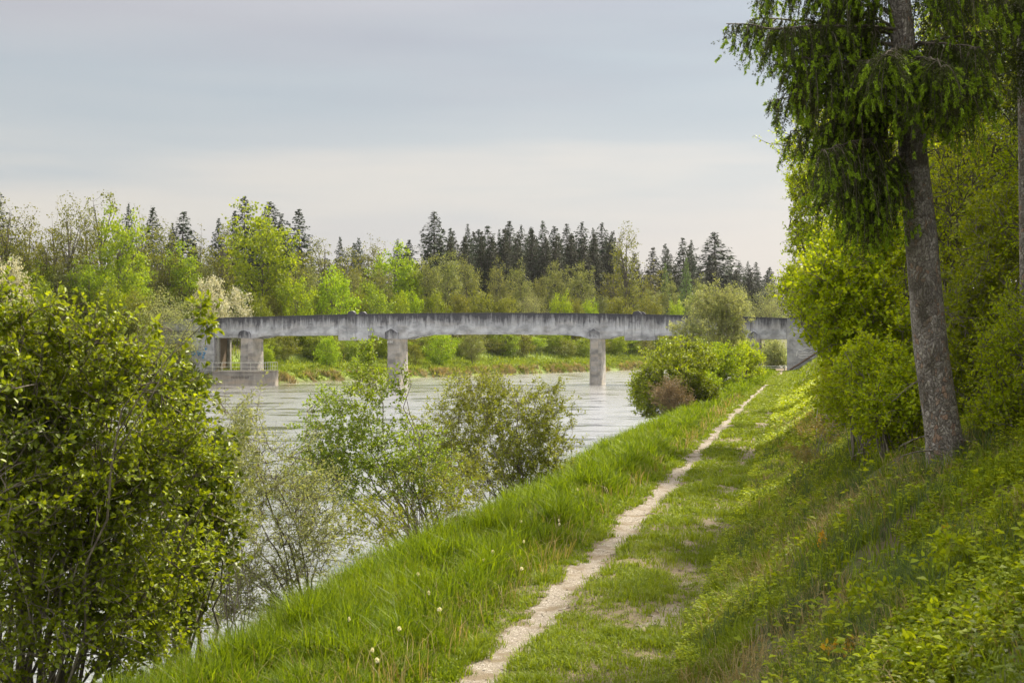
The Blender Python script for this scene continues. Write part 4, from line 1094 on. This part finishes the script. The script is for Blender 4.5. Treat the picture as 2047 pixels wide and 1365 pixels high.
    for py, tx, ty in [(315, 1740, 335), (330, 1725, 370), (870, 1800, 890), (905, 1780, 925), (760, 1790, 800), (880, 1990, 905), (405, 1905, 440), (940, 1750, 985), (620, 1905, 640), (330, 1890, 300)]:
        s = trunk_at(W(1800, py, Ys)[2]); e = W(tx, ty, Ys - r.uniform(.1, .6)) - base
        pl = bez(s, (s + e) / 2 + UP * .1 + r.normal(0, .04, 3), e, 8); dp = []; dp.append((pl, np.linspace(.012, .003, 8)))
        for _ in range(4):
            a = pl[r.integers(2, 7)]; b = a + norm(e - s + r.normal(0, .5, 3)) * .2; dp.append((bez(a, (a + b) / 2, b, 4), np.linspace(.004, .002, 4)))
        v_, q_ = tubes(dp, 5)
        link('dead_twig', mesh_np('dead_twig', v_, [q_], M['stem'], True), root)
big_spruce()

def edge_spruce():
    r = np.random.default_rng(71)
    Y0 = 19.0
    base = np.array(gbase(2058, Y0)); root = empty('spruce_tree', base, 'second spruce, only its thin brown trunk showing at the right edge', 'spruce')
    P = np.array([W(2062, 940, Y0), W(2056, 600, Y0), W(2052, 300, Y0), W(2048, 0, Y0), W(2044, -300, Y0), W(2042, -700, Y0)]) - base; P[0, 2] = -.3
    polys = [(P, np.array([.13, .11, .105, .10, .08, .03]))]
    v_, q_ = tubes(polys, 20); link('trunk', mesh_np('trunk', v_, [q_], M['sprucebark'], True), root)
    B, D, wood_p = [], [], []
    for i in range(60):
        z = r.uniform(4, P[-1, 2] - .5); s = np.array([np.interp(z, P[:, 2], P[:, 0]), 0, z]); a = r.uniform(0, 6.28); ln = r.uniform(.7, 1.9)
        e = s + np.array([math.cos(a) * ln, math.sin(a) * ln, -.25 * ln]); pl = bez(s, (s + e) / 2 + UP * .15, e, 6); wood_p.append((pl, np.linspace(.015, .004, 6)))
        n = int(ln * 700); k = r.integers(0, 5, n); t = r.random((n, 1)); p = pl[k] + (pl[k + 1] - pl[k]) * t + r.normal(0, .09, (n, 3)) - UP * np.abs(r.normal(0, .16, (n, 1)))
        B.append(p); D.append(norm(r.normal(0, 1, (n, 3)) - UP * .6))
    v_, q_ = tubes(wood_p, 4); link('boughs', mesh_np('boughs', v_, [q_], M['bark'], True), root)
    B, D = np.concatenate(B), np.concatenate(D)
    v_, f_ = leaf_mesh(B, D, rdir(r, len(B)), .06, .018, 'rhomb', 0); link('needles', mesh_np('needles', v_, f_, M['needle']), root)
edge_spruce()

# ------------------------------------------------------------------ dandelion clocks
def dandelions():
    r = np.random.default_rng(12)
    root = empty('dandelion_clock', (0, 0, 0), 'x', 'flower')
    h = .42
    v_, q_ = tubes([(np.array([[0, 0, 0], [.01, 0, h * .5], [.02, .01, h]]), np.array([.003, .0025, .002]))], 5)
    link('stem', mesh_np('stem', v_, [q_], M['grass'], True), root)
    n = 110; d = rdir(r, n)
    v_, f_ = leaf_mesh(np.array([.02, .01, h]) + d * .006, d, rdir(r, n), .024, .007, 'rhomb', 0)
    link('seed_head', mesh_np('seed_head', v_, f_, M['white']), root)
    spots = [(875, 1222), (858, 1188), (742, 1303), (757, 1322), (855, 1188), (987, 1105), (971, 1122), (1045, 1085), (1120, 1050), (1042, 1045), (1043, 1140), (1290, 1262), (700, 1240), (800, 1260), (990, 1020), (1155, 980), (838, 1150),
             (1118, 1042)]
    for i, (px, py) in enumerate(spots):
        # walk along the ray until it meets the grass tops
        for Y in np.arange(8, 80, .1):
            p = W(px, py, Y); u, v = w2uv(p[0], p[1]); g = float(H(np.array([u]), np.array([v]))[0])
            if p[2] < g + h * .97: break
        lab, g = 'white dandelion clock standing in the long bank grass', 'dandelion clocks in the long grass'
        if px == 1290: lab, g = 'lone dandelion clock on the turf right of the gravel rut', None
        if i == 0:
            root.location = (p[0], p[1], g_ := float(H(np.array([u]), np.array([v]))[0])); root['label'] = 'largest white dandelion clock low in the long bank grass'
        else:
            copy_tree(root, (p[0], p[1], float(H(np.array([u]), np.array([v]))[0])), r.uniform(0, 6), (sc_ := r.uniform(.45, .95), sc_, 1), lab, g)
dandelions()

def stones():
    import bmesh
    r = np.random.default_rng(3)
    n = 700
    u = sample_u(r, n, 10, 60, 1.4); v = np.where(r.random(n) < .7, rut1(u) + r.normal(0, .3, n), -1.6 + r.normal(0, .35, n))
    x, y = uv2w(u, v); z = H(u, v) + .012
    V_, F_ = [], []
    oc = np.array([[1, 0, 0], [0, 1, 0], [-1, 0, 0], [0, -1, 0], [0, 0, 1], [0, 0, -1], [.6, .6, .55], [-.6, .6, .5], [-.6, -.6, .55], [.6, -.6, .5]], float)
    f = np.array([[0, 6, 4], [6, 1, 4], [1, 7, 4], [7, 2, 4], [2, 8, 4], [8, 3, 4], [3, 9, 4], [9, 0, 4], [0, 5, 1], [1, 5, 2], [2, 5, 3], [3, 5, 0], [0, 1, 6], [1, 2, 7], [2, 3, 8], [3, 0, 9]])
    s = r.uniform(.006, .022, n) * np.clip(u / 25, 1, 2)
    p = oc[None] * r.uniform(.6, 1.2, (n, 10, 1)) * s[:, None, None] * np.array([1, 1, .55]) + np.stack([x, y, z], -1)[:, None]
    me = mesh_np('loose_stones', p.reshape(-1, 3), [(f[None] + 10 * np.arange(n)[:, None, None]).reshape(-1, 3)], M['gravel'])
    tag(link('loose_stones', me), 'small loose pebbles scattered over the gravel ruts', 'pebbles', kind='stuff')
stones()

# ------------------------------------------------------------------ the bridge
YB = 167.0
K = FPX / YB                       # pixels per metre at the bridge
bx = lambda px: (px - 1023.5) / K
bz = lambda py: EYE - (py - 685) / K
SK = math.tan(R(12.5))             # skew: going back moves the structure to the right
WB = 4.0                           # bridge width
def sk(x, y): return x + (y - YB) * SK
top_px = [300, 375, 428, 560, 700, 850, 1000, 1150, 1270, 1420, 1573, 1680, 1760]
top_py = [640, 638, 636.5, 633, 629, 627, 626.3, 627, 629, 632, 636.8, 641, 645]
ztop = lambda x: np.interp(x, [bx(p) for p in top_px], [bz(p) for p in top_py])

def prism(profile, y0, y1, skew=True):
    """profile: closed list of (x,z) seen from the camera; extruded from y0 to y1. UV = along, below deck top"""
    n = len(profile); V_, F_, UVs = [], [], []
    for y in (y0, y1):
        for x, z in profile: V_.append((sk(x, y) if skew else x, y, z))
    F_.append(list(range(n))); F_.append(list(range(2 * n - 1, n - 1, -1)))
    for i in range(n):
        j = (i + 1) % n; F_.append([i, i + n, j + n, j])
    return V_, F_

def add_mesh(name, V_, F_, mat, parent, bevel=.03, zt=None):
    me = bpy.data.meshes.new(name); me.from_pydata([tuple(map(float, v)) for v in V_], [], F_); me.update()
    import bmesh
    bm = bmesh.new(); bm.from_mesh(me); bmesh.ops.recalc_face_normals(bm, faces=bm.faces)
    if bevel: bmesh.ops.bevel(bm, geom=[e for e in bm.edges if len(e.link_faces) == 2 and e.calc_face_angle(0) > .5], offset=bevel, segments=1, affect='EDGES')
    uvl = bm.loops.layers.uv.new('UVMap')
    for f in bm.faces:
        nrm = f.normal
        for l in f.loops:
            c = l.vert.co
            a = c.x if abs(nrm.y) >= abs(nrm.x) else c.y + 31
            if abs(nrm.z) > .75: l[uvl].uv = (c.x, c.y * .7 + 2)
            else: l[uvl].uv = (a, (float(ztop(c.x)) if zt is None else zt) - c.z)
    bm.to_mesh(me); bm.free()
    me.materials.append(mat)
    return link(name, me, parent)

def build_bridge():
    br = empty('concrete_bridge', (0, 0, 0), 'long weathered grey concrete footbridge on piers across the canal', 'bridge')
    Y0, Y1 = YB, YB + WB
    # girder outline between the joints: list of (px, bottom py)
    def girder(pxs, bots, name='girder', y=(Y0, Y0 + .5), lab=None):
        xs_t = np.arange(bx(pxs[0]), bx(pxs[-1]), .8).tolist() + [bx(pxs[-1])]
        prof = [(x, ztop(x)) for x in xs_t] + [(bx(p), bz(b)) for p, b in list(zip(pxs, bots))[::-1]]
        V_, F_ = prism(prof, *y); return add_mesh(name, V_, F_, M['girder'], br, .03)
    spans = [([429, 478, 504, 512, 528, 676], [675.5, 675.5, 677, 676, 671.5, 670]),
             ([736, 757, 774, 812, 824, 850, 1000, 1130, 1160, 1178, 1214, 1226, 1248], [670, 673, 678.5, 677.5, 673, 669, 668, 669.5, 672, 677.5, 677.5, 673, 670]),
             ([1309, 1400, 1480, 1500, 1520, 1572.5], [671, 671, 672, 676, 678, 678])]
    for s in spans:
        girder(*s)
        girder(*s, name='rear_girder', y=(Y1 - .5, Y1))
    # hinge blocks that carry the hung joint
    for a, b, c in ((676.2, 735.8, 680.5), (1248.2, 1308.8, 680.5)):
        girder([a, a + 1, b - 1, b], [c] * 4, 'hinge_block', (Y0, Y0 + .5)); girder([a, a + 1, b - 1, b], [c - 1.5] * 4, 'rear_hinge_block', (Y1 - .5, Y1))
    # deck slab between the girders
    xs = np.linspace(bx(300), bx(1760), 70)
    prof = [(x, ztop(x) - .95) for x in xs] + [(x, ztop(x) - 1.3) for x in xs[::-1]]
    V_, F_ = prism(prof, Y0 + .5, Y1 - .5); add_mesh('deck', V_, F_, M['girder'], br, 0)
    # coping
    for y in (Y0, Y1 - .5):
        prof = [(x, ztop(x) + .07) for x in xs] + [(x, ztop(x) + .003) for x in xs[::-1]]
        V_, F_ = prism(prof, y - .06, y + .56); add_mesh('coping', V_, F_, M['girder'], br, .02)
    # posts over the joints, front and rear
    for px, hw in ((703.5, 7.5), (1273.5, 8.5)):
        for y, bot in ((Y0 - .28, 680.8), (Y1 - .35, 645)):
            x0, x1 = bx(px - hw), bx(px + hw); zt = bz(621.5); zb = bz(bot); rr = .22
            xm = (x0 + x1) / 2; hwm = (x1 - x0) / 2
            prof = [(x0, zb), (x1, zb)] + [(xm + hwm * math.cos(a), zt - .32 + .32 * math.sin(a)) for a in np.linspace(0, math.pi, 9)]
            V_, F_ = prism(prof, y, y + .62); add_mesh('joint_post', V_, F_, M['girder'], br, .03)
    # piers: plan is long with a faceted nose upstream, walls battered
    def pier(pxc, hw, topy, nose_top, zbase, kind='point', lab=None):
        x = bx(pxc); w0 = hw / K; L0 = WB + .1
        def plan(scale, ext, y_):
            pts = [(-w0 * scale, .55), (-w0 * .62 * scale, -.05 - ext), (w0 * .62 * scale, -.05 - ext), (w0 * scale, .55), (w0 * scale, L0 - .2), (w0 * .6 * scale, L0 + .3 + ext), (-w0 * .6 * scale, L0 + .3 + ext), (-w0 * scale, L0 - .2)]
            return [(x + a + (b) * SK, YB - .75 + b, y_) for a, b in pts]
        zt = bz(topy)
        lv = [(1.16, .18, zbase), (1.1, .12, zbase + .75), (1.0, 0, zt)]
        V_ = sum([plan(*l) for l in lv], []); n = 8; F_ = [list(range(n - 1, -1, -1)), list(range(2 * n, 3 * n))]
        for k in range(2):
            for i in range(n):
                j = (i + 1) % n; F_.append([k * n + i, k * n + j, (k + 1) * n + j, (k + 1) * n + i])
        o = add_mesh('pier', V_, F_, M['pier'], br, .035, zt=bz(640))
        # cap in front of the girder
        c = w0 * .98; zn = bz(nose_top)
        if kind == 'round': prof = [(x - c, zt - .02)] + [(x + c, zt - .02)] + [(x + c * math.cos(a), zn - .5 + .5 * math.sin(a)) for a in np.linspace(0, math.pi, 9)]
        else: prof = [(x - c * 1.08, zt - .02), (x + c * 1.08, zt - .02), (x + c * 1.08, zn - .42), (x, zn), (x - c * 1.08, zn - .42)]
        V_, F_ = prism(prof, YB - .62, YB + .02); cp = add_mesh('cap', V_, F_, M['girder'], br, .03, zt=zn); cp.parent = o
        return o
    pier(784.5, 11.5, 677, 657, -.6)
    pier(1188, 10.8, 677, 657, -.6)
    pier(491, 11, 676, 660.5, 1.2, 'round')
    pier(1507, 10, 677, 662, 1.2)
    # inner wall standing back beside the left land pier
    # abutments
    xa = bx(428)
    prof = [(bx(320), bz(800)), (xa - .02, bz(800)), (xa - .02, bz(662)), (bx(320), bz(662))]
    V_, F_ = prism(prof, Y0 + .05, Y1); ab = add_mesh('abutment', V_, F_, M['wall'], br, .03, zt=bz(655)); ab['label'] = 'left abutment with blue graffiti'
    prof = [(bx(320), bz(661.8)), (xa - .03, bz(661.8)), (xa - .03, bz(637.2)), (bx(320), bz(640.5))]
    V_, F_ = prism(prof, Y0 - .12, Y1 - .52); w_ = add_mesh('wing_wall', V_, F_, M['wall'], br, .03); w_.parent = ab
    # canal side of the abutment: two pilasters with a brown recess
    for y, d in ((Y0 + .3, .45), (Y1 - .6, .5)):
        prof = [(xa, bz(800)), (xa + .42, bz(800)), (xa + .42, bz(675.8)), (xa, bz(675.8))]
        V_, F_ = prism(prof, y, y + d); p_ = add_mesh('pilaster', V_, F_, M['pier'], br, .02, zt=bz(660)); p_.parent = ab
    prof = [(xa, bz(800)), (xa + .12, bz(800)), (xa + .12, bz(676)), (xa, bz(676))]
    V_, F_ = prism(prof, Y0 + .76, Y1 - .61); p_ = add_mesh('recess', V_, F_, M['recess'], br, 0); p_.parent = ab
    v_, q_ = tubes([(np.array([[xa + .42, Y0 + .2, bz(676)], [xa + .42, Y0 + .2, bz(722)]]), np.array([.05, .05]))], 8)
    p_ = link('downpipe', mesh_np('downpipe', v_, [q_], M['metal'], True), ab)
    # right abutment, its foot following the slope
    xr = bx(1573)
    prof = [(xr, bz(760)), (bx(1740), bz(760)), (bx(1740), bz(645)), (bx(1680), bz(641.3)), (xr, bz(637.2))]
    V_, F_ = prism(prof, Y0 - .03, Y1 - .02); ab2 = add_mesh('abutment', V_, F_, M['wall'], br, .03); ab2['label'] = 'right abutment standing in the grassy slope'
    # dark strip down the slope, drawn in for the shadow at its foot
    v_, q_ = tubes([(np.array([[bx(1577), Y0 - .5, bz(739)], [bx(1612), Y0 - .5, bz(717)], [bx(1650), Y0 - .5, bz(692)]]), np.array([.1, .1, .1]))], 4)
    p_ = link('slope_shadow_strip', mesh_np('slope_shadow_strip', v_, [q_], M['recess']), ab2)
    # spray marks, following the photo's shapes
    def spray(name, strokes, mat, r, parent, y):
        v_, q_ = tubes([(np.array([[bx(a), y, bz(b)] for a, b in s]), np.full(len(s), r)) for s in strokes], 4)
        v_[:, 1] = y + (v_[:, 1] - y) * .15
        return link(name, mesh_np(name, v_, [q_], mat), parent)
    blue = plainmat('blue_spray', (.10, .28, .50), .7); white = plainmat('white_spray', (.62, .62, .62), .8); darkp = plainmat('dark_spray', (.08, .08, .09), .8)
    spray('graffiti', [[(381, 704), (385, 702), (388, 704), (386, 709), (383, 707)], [(388, 703), (389, 708), (385, 711)], [(394, 703), (398, 704), (401, 707), (397, 710), (395, 706)], [(401, 704), (400, 710)],
                       [(406, 704), (410, 706), (408, 709), (405, 708)], [(409, 697), (413, 696), (411, 700)], [(404, 713), (407, 712), (405, 717)]], blue, .10, ab, Y0 + .04)
    spray('graffiti', [[(1592, 712), (1593, 703), (1598, 699), (1604, 701), (1608, 697), (1616, 696), (1622, 698), (1626, 696), (1632, 700), (1634, 707), (1630, 711)], [(1596, 714), (1604, 716), (1614, 714), (1622, 717), (1630, 712)],
                       [(1600, 706), (1608, 704), (1616, 706), (1624, 703)], [(1598, 710), (1606, 711), (1618, 709), (1626, 711)]], white, .045, ab2, Y0 - .04)
    spray('graffiti', [[(776, 681), (776, 686)], [(779, 681), (779, 686)], [(776, 683.5), (779, 683.5)], [(782, 681), (782, 686)], [(785, 681), (785, 686)], [(782, 683.5), (785, 683.5)]], white, .03, br.children[0] if False else br, YB - .86)
    return br
build_bridge()

def platform():
    # quay block below the left land pier
    a, c = bx(424) , bx(521)
    y0 = YB - 4.6; k = (YB - 4.6) / YB
    fx = lambda px: (px - 1023.5) / FPX * y0
    L0 = 5.6
    x0, x1 = fx(424), fx(521)
    V_ = []
    for z in (-.8, 1.52):
        for x, y in ((x0, y0), (x1, y0), (x1 + L0 * SA * 1.0, y0 + L0), (x0 + L0 * SA, y0 + L0)): V_.append((x, y, z))
    F_ = [[0, 1, 5, 4], [1, 2, 6, 5], [2, 3, 7, 6], [3, 0, 4, 7], [4, 5, 6, 7], [3, 2, 1, 0]]
    root = empty('quay_block', (0, 0, 0), 'low concrete landing block at the waterline under the left land pier', 'landing')
    add_mesh('body', V_, F_, M['quay'], root, .04, zt=1.5)
    V2 = [(x + (0.06 if i % 4 in (1, 2) else -.06), y - (.06 if i % 4 < 2 else -.06), z) for i, (x, y, z) in enumerate([(v[0], v[1], 1.523 if i < 4 else 1.62) for i, v in enumerate(V_)])]
    add_mesh('coping', V2, F_, M['quay'], root, .02, zt=1.7)
    darkp = plainmat('dark_spray', (.09, .085, .08), .8)
    st = []
    for a0 in np.linspace(462, 492, 6):
        st.append(np.array([[fx(a0 + dx), y0 - .01, EYE - (py - 685) / FPX * y0] for dx, py in ((0, 757), (1.5, 752), (3, 756), (4.5, 751), (5, 757))]))
    v_, q_ = tubes([(s, np.full(5, .025)) for s in st], 4)
    link('graffiti', mesh_np('graffiti', v_, [q_], darkp), root)
    # railing round it
    rl = empty('railing', (0, 0, 0), 'thin metal railing round the landing block and along the left bank', 'railing')
    zt = 1.62
    path = [(fx(372), y0 + 1.2, 1.75), (fx(424), y0 + .1, zt), (x1 - .05, y0 + .1, zt), (x1 - .05 + L0 * .95 * SA, y0 + .1 + L0 * .95, zt)]
    for dz, r_ in ((1.0, .035), (.52, .022), (.12, .02)):
        polys = [(np.array([path[i], path[i + 1]]) + UP * dz, np.array([r_, r_])) for i in range(3)]
        v_, q_ = tubes(polys, 6); link('rail', mesh_np('rail', v_, [q_], M['metal'], True), rl)
    for i, n in ((0, 2), (1, 5), (2, 8)):
        for t in np.linspace(0, 1, n, endpoint=(i == 2)):
            p = np.array(path[i]) * (1 - t) + np.array(path[i + 1]) * t
            v_, q_ = tubes([(np.array([p, p + UP * 1.02]), np.array([.03, .03]))], 6); link('post', mesh_np('post', v_, [q_], M['metal'], True), rl)
platform()

def barrier():
    root = empty('barrier', (0, 0, 0), 'low metal bar barrier across the track under the bridge', 'barrier')
    y = YB - 1.0; g = lambda px: (px - 1023.5) / FPX * y
    z1 = EYE - (732 - 685) / FPX * y
    for dz in (0, -.22):
        v_, q_ = tubes([(np.array([[g(1515), y, z1 + dz], [g(1569), y, z1 + dz]]), np.array([.045, .045]))], 8); link('bar', mesh_np('bar', v_, [q_], M['metal'], True), root)
    for px in (1516, 1568):
        v_, q_ = tubes([(np.array([[g(px), y, 1.2], [g(px), y, z1 + .1]]), np.array([.06, .06]))], 8); link('post', mesh_np('post', v_, [q_], M['metal'], True), root)
barrier()

# ------------------------------------------------------------------ air
def haze():
    V_ = [(x, y, z) for z in (-4, 60) for x, y in ((-700, -60), (700, -60), (1000, 900), (-1000, 900))]
    F_ = [[0, 1, 5, 4], [1, 2, 6, 5], [2, 3, 7, 6], [3, 0, 4, 7], [4, 5, 6, 7], [3, 2, 1, 0]]
    m, nt, N, L = newmat('haze_air')
    vol = N.new('ShaderNodeVolumePrincipled'); vol.inputs['Color'].default_value = (.90, .92, 1, 1); vol.inputs['Density'].default_value = HAZE; vol.inputs['Anisotropy'].default_value = .2
    out = N.new('ShaderNodeOutputMaterial'); L.new(vol.outputs[0], out.inputs['Volume'])
    me = bpy.data.meshes.new('haze'); me.from_pydata(V_, [], F_); me.update(); me.materials.append(m)
    tag(link('haze', me), 'thin pale haze in the air over the canal', 'haze', kind='stuff')
HAZE = 0.00006
if HAZE: haze()

# ------------------------------------------------------------------ light
SUN_EL, SUN_AZ = R(47), R(40)      # azimuth clockwise from straight ahead
SC.view_settings.view_transform = 'Standard'; SC.view_settings.look = 'None'; SC.view_settings.gamma = 1; SC.view_settings.exposure = 0.93
wd = bpy.data.worlds.new('World'); SC.world = wd; wd.use_nodes = True
N = wd.node_tree.nodes; L = wd.node_tree.links; N.clear()
sky = N.new('ShaderNodeTexSky'); sky.sky_type = 'NISHITA'; sky.sun_disc = False; sky.sun_elevation = SUN_EL; sky.sun_rotation = SUN_AZ; sky.air_density = 1.2; sky.dust_density = 2
b1 = N.new('ShaderNodeBackground'); L.new(sky.outputs[0], b1.inputs[0]); b1.inputs[1].default_value = .08
tc = N.new('ShaderNodeTexCoord'); G = tc.outputs['Generated']
sp = N.new('ShaderNodeSeparateXYZ'); L.new(G, sp.inputs[0])
# cloud deck: overcast, three times as bright overhead as at the horizon
mp = N.new('ShaderNodeMapping'); mp.inputs['Scale'].default_value = (1.2, 1.2, 11); mp.inputs['Rotation'].default_value = (R(5), R(-4), 0); L.new(G, mp.inputs[0])
n1 = noisen(N, L, 1.5, mp.outputs[0], 5, .5); n2 = noisen(N, L, .8, mp.outputs[0], 3, .5)
el = sp.outputs[2]
# colour bands by height: cream low down, cooler higher up
rampn = N.new('ShaderNodeValToRGB'); cr_ = rampn.color_ramp
e_in = mathn(N, L, 'ADD', el, mathn(N, L, 'MULTIPLY_ADD', n1, .24, -.12))
L.new(e_in, rampn.inputs[0])
stops = [(0.0, (.82, .73, .61)), (.055, (.72, .66, .585)), (.10, (.63, .60, .57)), (.135, (.50, .525, .545)), (.19, (.43, .475, .515)), (.25, (.385, .40, .45)), (.4, (.55, .53, .49)), (1.0, (.58, .55, .49))]
cr_.elements[0].position = 0; cr_.elements[0].color = (*stops[0][1], 1); cr_.elements[1].position = 1; cr_.elements[1].color = (*stops[-1][1], 1)
for p, c in stops[1:-1]:
    e = cr_.elements.new(p); e.color = (*c, 1)
col = rampn.outputs[0]
col = mixc(N, L, maprange(N, L, n2, .40, .62, 0, .55), col, (.56, .53, .54))
side = maprange(N, L, sp.outputs[0], -.5, .6, .92, 1.12)
ovc = maprange(N, L, el, .22, 1.0, 1.0, 3.8, smooth=False)
vm = N.new('ShaderNodeVectorMath'); vm.operation = 'SCALE'; L.new(col, vm.inputs[0]); L.new(mathn(N, L, 'MULTIPLY', side, ovc), vm.inputs[3])
b2 = N.new('ShaderNodeBackground'); L.new(vm.outputs[0], b2.inputs[0]); b2.inputs[1].default_value = .61
mx = N.new('ShaderNodeMixShader'); mx.inputs[0].default_value = .88
L.new(b1.outputs[0], mx.inputs[1]); L.new(b2.outputs[0], mx.inputs[2])
out = N.new('ShaderNodeOutputWorld'); L.new(mx.outputs[0], out.inputs[0])

ld = bpy.data.lights.new('sun', 'SUN'); ld.energy = 4.9; ld.angle = R(5); ld.color = (1, .89, .70)
lo = bpy.data.objects.new('sun', ld); COL.objects.link(lo)
dv = Vector((math.sin(SUN_AZ) * math.cos(SUN_EL), math.cos(SUN_AZ) * math.cos(SUN_EL), math.sin(SUN_EL)))
lo.rotation_euler = dv.to_track_quat('Z', 'Y').to_euler()

# ------------------------------------------------------------------ camera
cd = bpy.data.cameras.new('camera'); cam = bpy.data.objects.new('camera', cd); COL.objects.link(cam)
cam.location = (0, 0, EYE); cam.rotation_euler = (R(90), 0, 0)
cd.lens = 50 * FPX / 2843.06; cd.sensor_width = 36; cd.clip_end = 5000; cd.shift_y = 2.5 / 2047
cd.dof.use_dof = True; cd.dof.focus_distance = 38; cd.dof.aperture_fstop = 6.3
SC.camera = cam
SC.cycles.max_bounces = 6; SC.cycles.diffuse_bounces = 3; SC.cycles.glossy_bounces = 2; SC.cycles.transmission_bounces = 4; SC.cycles.transparent_max_bounces = 4
SC.cycles.use_denoising = True
